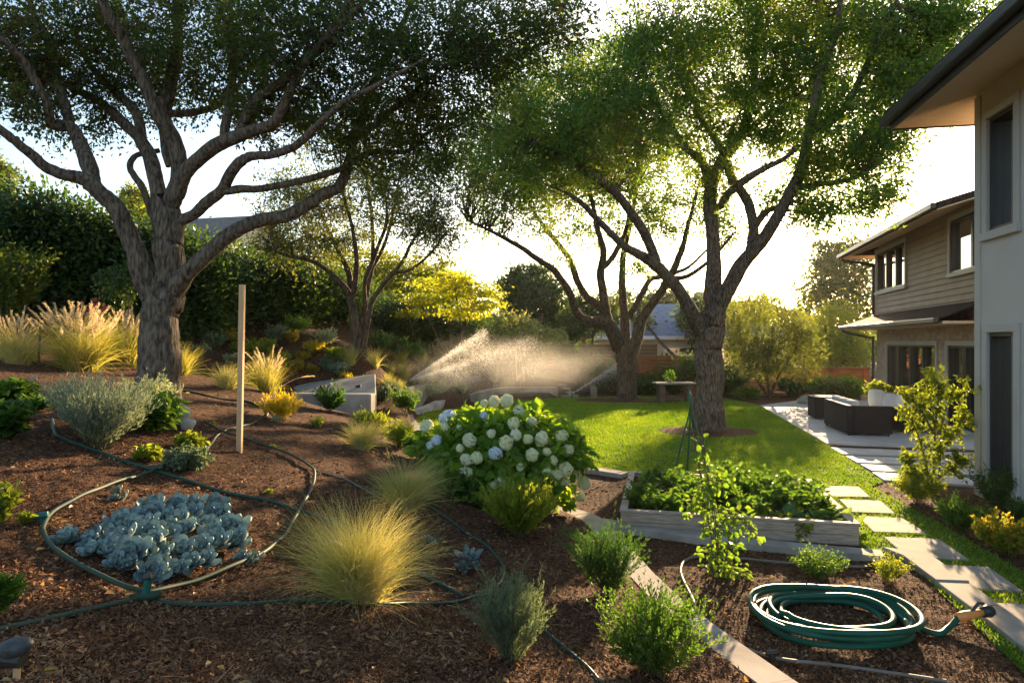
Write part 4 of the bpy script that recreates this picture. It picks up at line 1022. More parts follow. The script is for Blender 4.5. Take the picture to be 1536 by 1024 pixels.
# ---- lawn tree, near
trunk3 = [[(1066, 662, 0, 32), (1066, 640, 0, 25), (1064, 600, 0, 20.5), (1064, 550, 0, 19), (1066, 510, 0, 20), (1068, 485, 0, 20), (1070, 460, 0, 15)]]
limbs3 = [
 [(1060, 505, 0, 15), (1040, 475, -.2, 11), (1022, 440, -.4, 9.5), (998, 412, -.6, 9), (975, 392, -.8, 8), (945, 375, -1, 6.5), (910, 344, -1.2, 5), (880, 310, -1.4, 4), (850, 290, -1.6, 2.5)],
 [(990, 405, -.6, 8), (968, 352, -.8, 7.5), (945, 318, -1, 7), (922, 287, -1.2, 6.5), (872, 250, -1.5, 5.5), (832, 233, -1.7, 4.5), (805, 215, -1.9, 3), (770, 180, -2, 2)],
 [(1068, 470, 0, 14), (1070, 400, .2, 11.5), (1067, 335, .3, 10.5), (1066, 285, .4, 10), (1084, 240, .5, 9), (1107, 212, .6, 8), (1124, 165, .8, 6.5), (1134, 100, 1, 5), (1140, 40, 1.2, 4), (1142, -40, 1.3, 2.5)],
 [(1065, 285, .4, 7.5), (1054, 242, .2, 6.5), (1037, 228, 0, 5.5), (1024, 215, -.1, 5), (1000, 180, -.4, 4), (975, 130, -.7, 3), (960, 70, -1, 2)],
 [(1072, 470, 0, 14), (1088, 440, -.2, 12.5), (1112, 398, -.4, 11), (1150, 350, -.7, 9.5), (1180, 302, -.9, 9), (1203, 250, -1.1, 8.5), (1214, 205, -1.2, 7.5), (1221, 150, -1.4, 6.5), (1232, 108, -1.5, 5.5), (1252, 58, -1.7, 4.5), (1262, -10, -1.9, 3)],
 [(1215, 206, -1.2, 6.5), (1257, 173, -1.5, 5.5), (1278, 143, -1.7, 5), (1302, 93, -1.9, 4), (1325, 40, -2.1, 3), (1350, -10, -2.2, 2)],
 [(1107, 212, .6, 6), (1150, 172, .9, 5), (1190, 158, 1.2, 4), (1225, 140, 1.5, 3)],
 [(1135, 365, -.4, 8), (1122, 305, 0, 7.5), (1098, 268, .3, 6.5), (1090, 240, .5, 6), (1067, 200, .8, 5), (1052, 175, 1, 4.5), (1030, 120, 1.3, 3), (1010, 60, 1.5, 2)],
 [(1076, 315, .3, 7), (1097, 285, 0, 6.5), (1134, 260, -.4, 5.5), (1168, 243, -.8, 4), (1195, 225, -1, 2.5)],
 [(1120, 395, -.4, 7), (1130, 345, -.2, 6), (1145, 322, 0, 5), (1165, 310, .3, 4), (1200, 300, .6, 2.5)],
 [(1192, 280, -1, 5), (1225, 277, -1.3, 4.5), (1257, 273, -1.6, 4), (1292, 264, -1.9, 2)],
]
blobs3 = [(985, 90, 90, 70, -.6, 10), (1080, 80, 100, 80, .6, 12), (1180, 80, 110, 90, .4, 14), (1280, 80, 110, 85, -1.2, 13), (1370, 45, 80, 50, -1.8, 7), (1425, 35, 45, 40, -2, 3), (1360, 140, 60, 55, -2, 4.5), (1290, 190, 85, 60, -1.8, 8), (1270, 250, 70, 35, -1.6, 5), (1150, 170, 80, 60, 0, 8),
          (1040, 190, 70, 50, .4, 6), (950, 190, 80, 60, -.8, 7), (860, 220, 90, 60, -1.4, 8), (900, 130, 70, 60, -1, 5), (790, 200, 70, 70, -1.8, 6), (1080, 270, 50, 30, 0, 1.5), (1180, 300, 60, 35, 0, 3), (1310, 285, 40, 22, -2, 1.8), (1250, 310, 60, 25, -1.6, 2), (1150, -90, 260, 110, -.3, 18)]
limb_tree('shade_tree', "tall leafy shade tree in a mulch ring on the near lawn", tuple(T3), limbs3, trunk3, blobs3, L_MID, M['bark'], 130000, .092, 820, crown_rad=.5)

# ---- lawn tree, far
trunk4 = [[(939, 608, 0, 22), (939, 598, 0, 16.5), (940, 570, 0, 13.5), (938, 540, 0, 13.5), (935, 515, 0, 13), (930, 505, 0, 9)]]
limbs4 = [
 [(932, 530, 0, 12), (920, 500, -.3, 11), (908, 482, -.4, 9), (885, 482, -.6, 6.5), (866, 468, -.9, 6), (852, 434, -1.2, 5.5), (832, 407, -1.5, 5), (796, 381, -1.9, 4.2), (765, 361, -2.2, 3.5), (738, 347, -2.5, 2.5), (700, 330, -2.8, 1.6)],
 [(915, 492, -.3, 9), (905, 464, -.2, 7.5), (882, 447, 0, 6), (865, 421, .2, 5.2), (855, 390, .4, 4.5), (832, 360, .6, 3.5), (805, 325, .8, 2.5), (780, 280, 1, 1.8)],
 [(911, 482, -.2, 8), (904, 434, -.5, 6.5), (902, 405, -.6, 5.8), (905, 374, -.8, 5), (896, 345, -1, 4), (888, 300, -1.2, 3), (870, 250, -1.4, 2)],
 [(904, 405, -.6, 4.5), (925, 375, -.4, 4), (940, 340, -.2, 3), (945, 290, 0, 2)],
 [(938, 530, 0, 9), (938, 484, .2, 7.2), (935, 450, .4, 6), (934, 408, .6, 5), (936, 384, .8, 4.5), (946, 335, 1, 3.5), (955, 280, 1.2, 2)],
 [(944, 545, 0, 11), (955, 508, -.2, 9), (966, 473, -.4, 7.5), (990, 441, -.7, 6.5), (1012, 401, -1, 5.5), (1023, 373, -1.2, 4.5), (1037, 320, -1.4, 3), (1050, 270, -1.6, 2)],
 [(940, 480, .3, 5.5), (957, 452, .6, 4.5), (975, 421, .9, 3.8), (992, 415, 1.1, 3.5), (1030, 402, 1.4, 2.5), (1060, 375, 1.7, 1.6)],
 [(1000, 420, -.9, 4.5), (1035, 412, -1.3, 3.5), (1070, 385, -1.6, 2.6), (1100, 350, -1.9, 1.8)],
]
blobs4 = [(770, 270, 80, 60, -1.6, 8), (850, 290, 80, 60, 0, 8), (930, 300, 80, 50, 0, 7), (720, 230, 50, 60, -2, 5), (800, 200, 90, 60, -1, 8), (900, 220, 90, 60, 0, 8), (1010, 310, 70, 50, -1, 5), (990, 230, 80, 60, .4, 6), (740, 320, 50, 30, -2.4, 2.5), (860, 150, 130, 60, 0, 7), (800, 90, 110, 60, 0, 7), (930, 110, 90, 60, .5, 5), (1080, 340, 45, 30, -1.5, 2.5), (960, 390, 50, 22, .5, 1.2), (840, 360, 60, 25, 0, 1.5)]
limb_tree('shade_tree', "second lawn tree, farther back by the fence, trunk dividing into arching limbs", tuple(T4), limbs4, trunk4, blobs4, L_MID, M['bark_far'], 60000, .115, 480, crown_rad=.62)

# ---- small and background trees
def simple_tree(label, base, top_px, crowns, mat, n, ll, name='garden_tree', stems=3, r=.06, group=None, bark='bark_far', csz=.25, shell=.4, wr=.5, flat=1.0, spread=.35, clumps=40):
    """base: world point; crowns: [(px, py, rx, ry, depth offset, weight)] in photo pixels at the tree's depth"""
    base = Vector(base); d0 = base.y; t = thing(name, label, 'tree', base, group)
    bl = []
    for c in crowns:
        d = d0+c[4]; bl.append((tuple(W(c[0], c[1], d)), (c[2]*d/1024, (c[2]+c[3])*.5*d/1024, c[3]*d/1024), c[5]))
    a = Acc()
    for s in range(stems):
        tgt = np.array(bl[s % len(bl)][0])+rng.normal(0, .15, 3)*np.array(bl[s % len(bl)][1]); b = np.array(base)+np.array([rng.normal(0, r*.8), rng.normal(0, r*.8), -.1])
        m = b*.55+tgt*.45+rng.normal(0, .08, 3)*np.linalg.norm(tgt-b); m[2] = b[2]*.5+tgt[2]*.5
        c = catmull([b, m, tgt, tgt+np.array([0, 0, bl[s % len(bl)][1][2]*.5])], 6); V, F = tube_np(c, np.linspace(r, r*.25, len(c)), 8); a.add(V, F)
        for k in range(6):
            i = rng.integers(len(c)//2, len(c)); q = c[i]+unit(rng.normal(size=3)+np.array([0, 0, .4]))*np.array(bl[s % len(bl)][1])*.8
            V, F = tube_np(catmull([c[i], (c[i]+q)/2+rng.normal(0, .05, 3), q], 3), np.linspace(r*.35, r*.08, 7), 5); a.add(V, F)
    a.build('trunk', M[bark], t, smooth=True)
    crown_obj('crown', bl, mat, t, n, ll, wr, clumps=clumps, csz=csz, shell=shell, flat=flat)
    return t
def at(px, py, d): w = W(px, py, d); return (w.x, w.y, g1(w.x, w.y))
# layered golden-green maple
q = at(682, 515, 25)
simple_tree("golden-green layered maple spreading over the sprinkler", q, 0, [(680, 440, 60, 9, 0, 5), (640, 452, 38, 7, -.6, 3), (722, 458, 34, 8, -.5, 3), (660, 425, 48, 8, .4, 3), (705, 430, 42, 8, .5, 3), (620, 470, 25, 6, -.8, 1.6), (690, 470, 40, 9, -.6, 2.5), (735, 440, 24, 7, 0, 1.5), (685, 412, 30, 7, 0, 1.6)],
            leaf_mat('maple_leaves', [(.10, .14, .010), (.16, .19, .012), (.22, .22, .02)], .6, clump=1), 5600, .125, 'maple_tree', stems=6, r=.05, flat=.35, csz=.3)
q = at(1158, 605, 24.6)
simple_tree("small round-crowned tree with forked pale trunk before the red fence", q, 0, [(1150, 505, 62, 52, 0, 8), (1110, 500, 40, 45, .3, 3), (1195, 520, 40, 45, -.2, 3.5), (1140, 545, 45, 25, -.4, 2.5)], L_OLIVE, 12000, .12, 'fruit_tree', stems=3, r=.06)
q = at(182, 515, 13.6)
simple_tree("young staked sapling in front of the dark hedge", q, 0, [(180, 425, 28, 32, 0, 5), (205, 400, 18, 18, 0, 2)], L_HEDGE, 1500, .09, 'sapling', stems=2, r=.016)
tag(MB.build((lambda m: (m.tube([(q[0]+.1, q[1]-.1, q[2]-.1), (q[0]+.1, q[1]-.1, q[2]+1.05)], .014, 6), m)[1])(MB()), 'plant_stake', M['post_wood']), "thin wooden stake tied beside the young sapling", 'stake')
BG = [
 ("tall airy eucalyptus behind the brown-sided house wing", 1255, 75, [(1250, 420, 45, 40, 0, 5), (1275, 390, 40, 35, 0, 4), (1225, 445, 32, 28, 0, 2), (1290, 450, 40, 40, 0, 3), (1240, 380, 25, 20, 0, 1.2), (1265, 480, 50, 30, 0, 3)], L_OLIVE, 13000, .45, 'eucalyptus_tree'),
 ("bright yellow-green round tree just left of the house corner", 1245, 36, [(1243, 505, 48, 48, 0, 8), (1215, 530, 32, 35, 0, 3), (1275, 530, 30, 40, 0, 3)], L_YEL, 13000, .17, 'garden_tree'),
 ("yellow-green tree behind the trunk of the near lawn tree", 1100, 44, [(1110, 480, 40, 38, 0, 6), (1070, 490, 36, 40, .5, 4), (1040, 490, 24, 30, .5, 2), (1150, 462, 30, 25, 0, 2)], L_YEL, 9000, .21, 'garden_tree'),
 ("hazy far tree low under the sun glow", 1150, 60, [(1130, 468, 50, 18, 0, 5), (1190, 478, 40, 16, 0, 3), (1080, 470, 40, 20, 0, 3)], L_BG, 5000, .4, 'background_tree'),
 ("dark dense round tree in the middle distance left of the lawn trees", 800, 40, [(800, 450, 40, 45, 0, 8), (770, 440, 30, 35, 0, 4), (835, 465, 28, 40, 0, 4), (795, 415, 30, 20, 0, 2)], leaf_mat('dark_far', [(.018, .04, .014), (.03, .065, .018), (.05, .085, .02)], .35, clump=.35), 13000, .24, 'background_tree'),
 ("olive tree behind the rear lawn tree's left limb", 875, 37, [(870, 480, 34, 35, 0, 4), (900, 470, 30, 30, 0, 3), (850, 500, 30, 22, 0, 2)], L_BG, 8000, .2, 'background_tree'),
 ("pale feathery tree behind the sprinkler mist", 775, 31, [(770, 500, 46, 26, 0, 5), (735, 490, 28, 20, 0, 2), (820, 510, 34, 16, 0, 2)], leaf_mat('silver_leaves', [(.08, .10, .04), (.13, .15, .06), (.17, .18, .08)], .45, clump=.5), 8000, .16, 'background_tree'),
 ("broad yellow tree behind the hedge, above the golden maple", 615, 33, [(610, 420, 55, 32, 0, 6), (560, 410, 50, 35, 0, 5), (660, 425, 45, 34, 0, 4), (500, 415, 40, 40, 0, 3), (690, 455, 30, 30, 0, 2)], L_YEL, 15000, .18, 'background_tree'),
 ("sunlit yellowish tree beyond the roof behind the hedge", 213, 42, [(215, 320, 26, 36, 0, 5), (200, 300, 18, 20, 0, 2), (232, 345, 25, 25, 0, 2)], L_YEL, 5000, .25, 'background_tree'),
 ("wispy tree at the far left above the hedge", 5, 26, [(0, 270, 22, 28, 0, 5), (-15, 245, 25, 20, 0, 2), (30, 330, 25, 20, 0, 2)], L_OLIVE, 2600, .16, 'background_tree'),
 ("dark tree beside the blue-roofed bungalow", 1052, 40, [(1040, 470, 26, 30, 0, 4), (1062, 500, 22, 40, 0, 4), (960, 470, 20, 24, 2, 1.5)], L_BG, 6000, .22, 'background_tree'),
 ("blue-grey far tree rising behind the bungalow roof", 985, 75, [(985, 455, 32, 20, 0, 4), (1010, 450, 20, 18, 0, 2), (930, 460, 28, 25, 0, 3)], L_BG, 4500, .45, 'background_tree'),
]
for lab, px, d, cr, mat, n, ll, nm in BG:
    simple_tree(lab, at(px, 560, d), 0, cr, mat, n, ll, nm, stems=3, r=.12, group='trees beyond the garden')

# distant woods closing the view
def woods():
    a = Acc()
    for k in range(150):
        ang = rng.uniform(-1.0, 1.0); D = rng.uniform(85, 130); x = math.sin(ang)*D; y = math.cos(ang)*D
        if y < 40: continue
        zb = g1(x, y); h = rng.uniform(2.5, 5)
        if abs(ang-SUN_AZ) < .25: h *= .75
        m = 260; p, out, kk = lump_points(m, 14, (rng.uniform(3, 6), 3, h*.7), csz=.3)
        ax = unit(out+rng.normal(size=(m, 3))*.7); a.add(*leaves(p+np.array([x, y, zb+h*.45]), ax, rng.uniform(.7, 1.3, m), .7, nrm=out))
    tag(a.build('woods', L_BG), "line of low far trees closing the view", None, None, 'stuff')
woods()

# ---- tall hedge up the left slope
def hedge(label, path, hts, mat, n, ll, name='hedge', th=1.1, cat='hedge'):
    """path: (px, py base, depth), hts: top py"""
    P = np.array([tuple(W(*p)) for p in path]); 
    for p in P: p[2] = g1(p[0], p[1])
    tops = np.array([W(p[0], h, p[2]).z for p, h in zip(path, hts)])
    t = thing(name, label, cat, tuple(P[0])); s = np.linspace(0, len(P)-1, 60); idx = np.arange(len(P))
    q = np.stack([np.interp(s, idx, P[:, i]) for i in range(3)], 1); tz = np.interp(s, idx, tops)
    nc = 420; k = rng.uniform(0, 59, nc); i0 = k.astype(int); base = q[i0]; top = tz[i0]
    v = rng.uniform(0, 1, nc)**.8
    c = base.copy(); c[:, 2] = base[:, 2]+(top-base[:, 2])*v; c[:, 1] += rng.uniform(-th, th, nc)*(1-.25*v); c[:, 0] += rng.normal(0, .2, nc)
    kk = rng.integers(0, nc, n); off = rng.normal(size=(n, 3))*np.array([.34, .30, .26])
    p = c[kk]+off; ax = unit(off+rng.normal(size=(n, 3))*.3+np.array([0, -.3, .1]))
    V, F = leaves(p, ax, ll*rng.uniform(.6, 1.3, n), .55, nrm=np.tile([0, -.6, .6], (n, 1)))
    part('foliage', V, F, mat, t)
    a = Acc()
    for j in range(0, 60, 2):
        b = q[j]; V, F = tube_np([b-np.array([0, 0, .1]), b+np.array([rng.normal(0, .1), 0, (tz[j]-b[2])*.5]), b+np.array([rng.normal(0, .25), 0, (tz[j]-b[2])*.85])], [.05, .035, .015], 6); a.add(V, F)
    a.build('stems', M['bark_far'], t); return t
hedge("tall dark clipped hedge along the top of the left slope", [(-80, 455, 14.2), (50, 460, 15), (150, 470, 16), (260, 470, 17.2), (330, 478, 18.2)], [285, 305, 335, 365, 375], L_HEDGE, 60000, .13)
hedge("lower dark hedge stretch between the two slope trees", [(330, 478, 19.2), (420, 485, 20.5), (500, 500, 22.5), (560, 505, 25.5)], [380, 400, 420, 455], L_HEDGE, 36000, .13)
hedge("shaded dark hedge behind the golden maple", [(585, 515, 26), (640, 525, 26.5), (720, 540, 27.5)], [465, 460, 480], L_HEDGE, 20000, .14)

# ================================================================== PLANTS
S_BLUE = leaf_mat('blue_grey_leaves', [(.10, .14, .11), (.16, .20, .15), (.24, .26, .17)], .4, tcol=(1.6, 1.5, 1.0), clump=3)
S_ROSE = leaf_mat('rosemary_leaves', [(.06, .09, .055), (.10, .14, .085), (.16, .19, .11)], .4, tcol=(1.6, 1.5, .9), clump=3)
S_GREEN = leaf_mat('green_leaves', [(.03, .07, .012), (.05, .11, .016), (.09, .15, .02)], .5, clump=3)
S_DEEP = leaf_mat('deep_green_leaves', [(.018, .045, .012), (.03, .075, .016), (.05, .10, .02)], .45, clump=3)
S_LIME = leaf_mat('lime_leaves', [(.08, .12, .012), (.13, .17, .02), (.19, .21, .03)], .55, clump=3)
S_GOLD = leaf_mat('golden_leaves', [(.20, .18, .012), (.30, .25, .02), (.36, .30, .03)], .55, clump=3, tcol=(2, 1.7, .7))
S_PALE = leaf_mat('pale_leaves', [(.16, .19, .10), (.24, .26, .15), (.30, .31, .19)], .4, tcol=(1.5, 1.5, 1), clump=3)
S_AMBER = leaf_mat('amber_leaves', [(.15, .12, .02), (.22, .17, .025), (.24, .21, .045)], .5, clump=3)
G_FINE = leaf_mat('fine_grass', [(.15, .18, .035), (.28, .27, .08), (.40, .36, .16), (.50, .44, .25)], .5, tcol=(1.5, 1.4, .85), clump=2)
G_GREEN = leaf_mat('green_grass', [(.10, .15, .02), (.20, .22, .04), (.30, .27, .08), (.42, .34, .15)], .5, tcol=(1.7, 1.5, .7), clump=2)
G_PLUME = leaf_mat('plume_hair', [(.36, .31, .18), (.46, .39, .25), (.50, .42, .30)], .5, tcol=(1.4, 1.3, 1.1), clump=2)

GR = 'ornamental grasses on the slope'
tuft("largest feathery golden grass clump in the foreground mulch beside the hose", 538, 900, 146, 106, G_FINE, n=3000, droop=1.5, group=GR, width=.0032, lean=(.10, -.05))
tuft("arching golden-green grass clump below the hydrangea", 607, 762, 74, 56, G_FINE, n=1500, droop=1.4, group=GR, width=.0045, lean=(.15, -.05))
tuft("small round grass clump above the arching clump, near the curved edging", 543, 674, 44, 32, G_FINE, n=900, droop=1.2, group=GR, width=.006, lean=(.1, 0))
tuft("large fountain grass with pinkish plumes left of the big trunk", 122, 556, 78, 78, G_GREEN, n=1700, droop=1.1, group=GR, width=.008, plumes=90, plume_mat=G_PLUME)
tuft("fountain grass clump half hidden against the big tree trunk", 190, 548, 66, 44, G_GREEN, n=800, droop=1.2, group=GR, width=.008, plumes=40, plume_mat=G_PLUME)
tuft("straw-coloured grass clump at the left photo edge", 28, 545, 62, 60, G_FINE, n=800, droop=1.2, group=GR, width=.007, plumes=40, plume_mat=G_PLUME)
tuft("green grass clump peeking out right of the big trunk", 272, 563, 42, 30, G_GREEN, n=600, droop=.9, group=GR, width=.006)
tuft("soft green-gold grass clump left of the wooden post", 340, 582, 38, 38, G_FINE, n=800, droop=1.0, group=GR, width=.006)
tuft("grass clump with pale seed heads right of the wooden post", 400, 588, 52, 38, G_GREEN, n=800, droop=1.0, group=GR, width=.006, plumes=30, plume_mat=G_PLUME)
TF = [(527, 546, 26, 14, "green-gold tuft nearest the multi-stemmed tree's foot"), (562, 550, 25, 14, "golden tuft right of the multi-stemmed tree"), (584, 562, 20, 13, "golden tuft between two others above the white wedge wall"),
      (603, 549, 21, 11, "amber tuft standing above the sprinkler jet"), (606, 570, 22, 12, "golden tuft just left of the sprinkler"), (632, 547, 17, 11, "bright tuft touching the sprinkler jet"),
      (582, 582, 20, 14, "golden tuft behind the right end of the wedge wall"), (596, 586, 16, 9, "small golden tuft at the start of the long low wall"), (631, 576, 17, 9, "mist-paled tuft just right of the sprinkler"),
      (652, 557, 16, 9, "mist-paled tuft high above the long low wall"), (650, 572, 13, 8, "tiny mist-paled tuft on the long low wall's edge"), (680, 562, 18, 10, "mist-paled tuft right of centre above the long low wall"), (700, 565, 14, 9, "mist-paled tuft near the far end of the long low wall"),
      (742, 572, 24, 16, "hazy pale tuft behind the curved wall")]
for x, y, h, w, lab in TF:
    tuft(lab, x, y, h*1.1, w*1.1, G_FINE if (x*7) % 3 else G_GREEN, n=260, droop=.9, group='golden tufts around the sprinkler', width=.011)

SB = 'shrubs in the mulch beds'
shrub("large blue-grey feathery shrub inside the hose loop near the big tree", 150, 672, 96, 62, S_BLUE, stems=150, per=80, ll=.045, wr=.16, spread=.95, droop=.15, ang=.55, up=.35, group=SB)
shrub("dim blue-grey shrub behind the large feathery one", 118, 640, 68, 48, S_BLUE, stems=80, per=60, ll=.05, wr=.16, ang=.6, up=.3, group=SB)
shrub("silvery shrub catching sun at the foot of the big trunk", 222, 618, 46, 44, S_PALE, stems=60, per=45, ll=.06, wr=.3, ang=.7, group=SB)
shrub("dark green leafy plant between blue-grey shrub and rock", 225, 648, 48, 46, S_GREEN, stems=40, per=30, ll=.10, wr=.5, ang=.8, six=True, group=SB)
shrub("grey-green rosemary shrub at the bottom edge, right of the big golden grass", 765, 990, 112, 60, S_ROSE, stems=110, per=150, ll=.022, wr=.2, spread=.85, droop=.1, ang=.6, up=.35, t0=.08, group=SB)
shrub("bright green shrub at the bottom edge beside the diagonal kerb", 985, 1012, 118, 84, S_GREEN, stems=100, per=120, ll=.024, wr=.42, spread=1.0, droop=.1, ang=.7, up=.2, group=SB)
shrub("loose dark green upright shrub half covering the kerb corner", 912, 892, 98, 58, S_DEEP, stems=80, per=130, ll=.03, wr=.25, spread=.9, droop=.1, ang=.6, up=.3, group=SB)
shrub("sunlit yellow-green mound shrub in front of the hydrangea", 777, 803, 72, 50, S_LIME, stems=170, per=130, ll=.034, wr=.30, spread=1.0, droop=.05, ang=.6, up=.35, group=SB)
shrub("low dark green shrub left of the yellow-green mound", 698, 755, 44, 38, S_DEEP, stems=60, per=70, ll=.04, wr=.3, ang=.7, group=SB)
shrub("vivid golden shrub right of the wooden post", 421, 630, 38, 30, S_GOLD, stems=70, per=50, ll=.05, wr=.22, ang=.5, up=.4, group=SB)
shrub("tiny pale green plant on bare mulch right of the golden shrub", 477, 641, 16, 13, S_LIME, stems=24, per=24, ll=.035, wr=.4, group=SB)
shrub("tiny pale plant at the golden shrub's foot", 415, 634, 12, 9, S_PALE, stems=16, per=18, ll=.03, wr=.5, group=SB)
shrub("dark green shrub growing before the wedge wall's dark face", 494, 617, 34, 26, S_DEEP, stems=50, per=40, ll=.07, wr=.3, ang=.6, group=SB)
shrub("lime shrub with strappy leaves above the curved edging", 556, 648, 28, 32, S_LIME, stems=70, per=24, ll=.09, wr=.18, ang=.5, up=.4, group=SB)
shrub("green shrub inside the bend of the curved edging", 602, 672, 36, 26, S_LIME, stems=50, per=40, ll=.06, wr=.28, ang=.6, group=SB)
shrub("dark leafy shrub squeezed between edging and hydrangea", 632, 690, 34, 26, S_GREEN, stems=40, per=36, ll=.08, wr=.4, group=SB, six=True)
shrub("small round bush with bare foot behind the start of the curved edging", 607, 622, 36, 19, S_GREEN, stems=40, per=36, ll=.09, wr=.35, t0=.4, group=SB)
for x, y, h, w, m, lab in [(300, 500, 16, 14, S_GOLD, "yellowish low bush just right of the big trunk, high on the slope"), (322, 522, 19, 25, S_ROSE, "dusky blue-green mound below the yellowish low bush"),
        (372, 532, 22, 26, S_LIME, "yellow-green flowering mound right behind the wooden post"), (398, 530, 19, 16, S_LIME, "lime mound right of the wooden post, mid slope"), (414, 514, 22, 16, S_ROSE, "soft grey-green bush above the lime mounds"),
        (438, 516, 16, 12, S_AMBER, "orange bush beside the soft grey-green bush"), (488, 517, 20, 23, S_PALE, "wide yellowish-grey bush under the lower hedge"), (445, 558, 14, 11, S_AMBER, "small russet bush above the wedge wall's tip"),
        (508, 563, 17, 16, S_BLUE, "small blue-green bush behind the wedge wall"), (330, 490, 24, 24, S_GREEN, "green bush at the hedge foot, left of the wooden post"), (446, 500, 22, 20, S_GREEN, "green bush at the hedge foot, above the orange bush"),
        (455, 540, 9, 12, S_AMBER, "patch of orange flowers on mid slope"), (468, 558, 7, 10, S_AMBER, "little orange flower patch nearest the wedge wall"), (490, 556, 14, 13, S_ROSE, "grey bush touching the small blue-green bush"),
        (348, 512, 16, 15, S_GOLD, "golden low bush up the slope left of the wooden post's top half"), (352, 548, 14, 14, S_PALE, "pale low bush just behind the soft green-gold grass clump"), (425, 548, 15, 15, S_LIME, "lime low bush between the seed-headed grass and the russet bush"), (470, 530, 15, 15, S_GOLD, "golden low bush under the wide yellowish-grey bush"),
        (300, 535, 14, 16, S_ROSE, "grey-green low bush right of the big trunk, level with its base"), (505, 540, 16, 15, S_LIME, "lime low bush left of the multi-stemmed tree's foot"), (518, 575, 13, 12, S_GOLD, "golden low bush right behind the wedge wall's middle"), (545, 585, 14, 13, S_LIME, "lime low bush behind the wedge wall's right half"), (385, 555, 12, 12, S_AMBER, "amber low bush behind the seed-headed grass clump"), (258, 528, 16, 14, S_LIME, "lime low bush against the big trunk's right edge"),
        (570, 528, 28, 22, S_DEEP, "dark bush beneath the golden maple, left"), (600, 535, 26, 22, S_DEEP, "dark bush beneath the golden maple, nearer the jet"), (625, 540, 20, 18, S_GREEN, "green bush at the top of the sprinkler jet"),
        (285, 488, 20, 16, S_GREEN, "green bush at the hedge foot behind the big trunk"), (575, 604, 22, 14, S_ROSE, "grey-green bush at the right end of the wedge wall"), (640, 594, 15, 18, S_PALE, "pale misty bush before the long low wall"), (662, 590, 15, 16, S_PALE, "pale misty bush in the middle of the sprinkler bed"), (690, 588, 14, 15, S_PALE, "pale misty bush at the curved wall end"), (588, 596, 18, 12, S_ROSE, "grey bush under the long low wall's near end")]:
    shrub(lab, x, y, h*1.1, w, m, stems=36, per=30, ll=.085, wr=.3, ang=.6, up=.2, group='low bushes on the slope')
# left edge plants
shrub("leafy yellow-green bush at the left edge before the dark hedge", 15, 490, 112, 42, leaf_mat('edge_bush', [(.04, .07, .012), (.07, .10, .016), (.11, .14, .02)], .5, clump=1.5), stems=70, per=75, ll=.09, wr=.45, spread=.8, ang=.8, group=SB)
shrub("low strawberry-like plant at the left edge, upper one", 22, 602, 30, 30, S_GREEN, stems=40, per=18, ll=.10, wr=.7, ang=.9, six=True, group=SB)
shrub("thin trailing plant beside the pale stake", 62, 612, 12, 26, S_GREEN, stems=30, per=12, ll=.07, wr=.6, ang=.9, six=True, group=SB)
shrub("broad-leaved dark plant at the left edge below the strawberry-like one", 14, 656, 44, 24, S_DEEP, stems=30, per=18, ll=.13, wr=.55, ang=.9, six=True, group=SB)
shrub("yellow-green spray cut by the left edge above the stubby succulent", 0, 788, 56, 14, S_LIME, stems=24, per=30, ll=.05, wr=.4, group=SB)
shrub("tiny lime seedling near the left edge", 34, 786, 18, 9, S_LIME, stems=10, per=12, ll=.04, wr=.45, six=True, group=SB)
shrub("fleshy upright bright green succulent at the left edge", 0, 925, 66, 30, S_GREEN, stems=9, per=32, ll=.055, wr=.34, spread=.7, ang=.7, up=.3, six=True, group=SB)
shrub("creeping green mat plant below the rock", 285, 672, 20, 28, S_LIME, stems=50, per=14, ll=.06, wr=.6, ang=.9, six=True, group=SB)
shrub("creeping blue-green mat plant touching the hose crossing", 278, 702, 26, 40, S_ROSE, stems=70, per=16, ll=.06, wr=.45, ang=.9, six=True, group=SB)
shrub("creeping yellow-green mat plant left of the blue-green mat", 222, 690, 18, 26, S_LIME, stems=40, per=14, ll=.06, wr=.55, ang=.9, six=True, group=SB)
shrub("pink-flowered plant in front of the hedge behind the fountain grass", 138, 492, 36, 20, S_DEEP, stems=20, per=16, ll=.09, wr=.4, tips=leaf_mat('pink_petals', [(.55, .08, .16), (.7, .14, .24)], .4), name='flowering_plant', cat='flower', group=None)
for x, y, h, w, lab in [(318, 640, 8, 7, "tiny sprout on open mulch left of the wooden post"), (410, 672, 7, 5, "tiny sprout inside the right hose loop"), (403, 740, 6, 8, "tiny sprout beneath the dark hose line"), (268, 612, 10, 9, "pale sprout beside the rock"), (650, 664, 10, 8, "sprig below the curved edging")]:
    shrub(lab, x, y, h, w, S_LIME, stems=8, per=10, ll=.03, wr=.5, six=True, name='seedling', cat='seedling', group='seedlings in the mulch')
# right-hand beds
shrub("airy green herb by the drip line below the raised bed", 1226, 864, 40, 42, S_GREEN, stems=60, per=44, ll=.022, wr=.55, droop=.3, ang=.9, group=SB)
shrub("smaller airy herb at the kerb corner", 1330, 872, 40, 28, S_LIME, stems=40, per=40, ll=.022, wr=.5, droop=.3, ang=.9, group=SB)
shrub("yellow-green bush by the strip pavers in the house bed", 1378, 752, 44, 36, S_LIME, stems=70, per=50, ll=.045, wr=.4, group=SB)
shrub("green bush in the house bed, in front of the tall espalier", 1445, 796, 46, 40, S_GREEN, stems=70, per=50, ll=.045, wr=.4, group=SB)
shrub("dark bush against the stucco wall under the window", 1500, 764, 56, 30, S_DEEP, stems=50, per=46, ll=.05, wr=.35, group=SB)
shrub("bronze-tipped bush at the right edge by the path", 1514, 832, 50, 42, S_LIME, stems=60, per=40, ll=.045, wr=.45, tips=S_AMBER, group=SB)
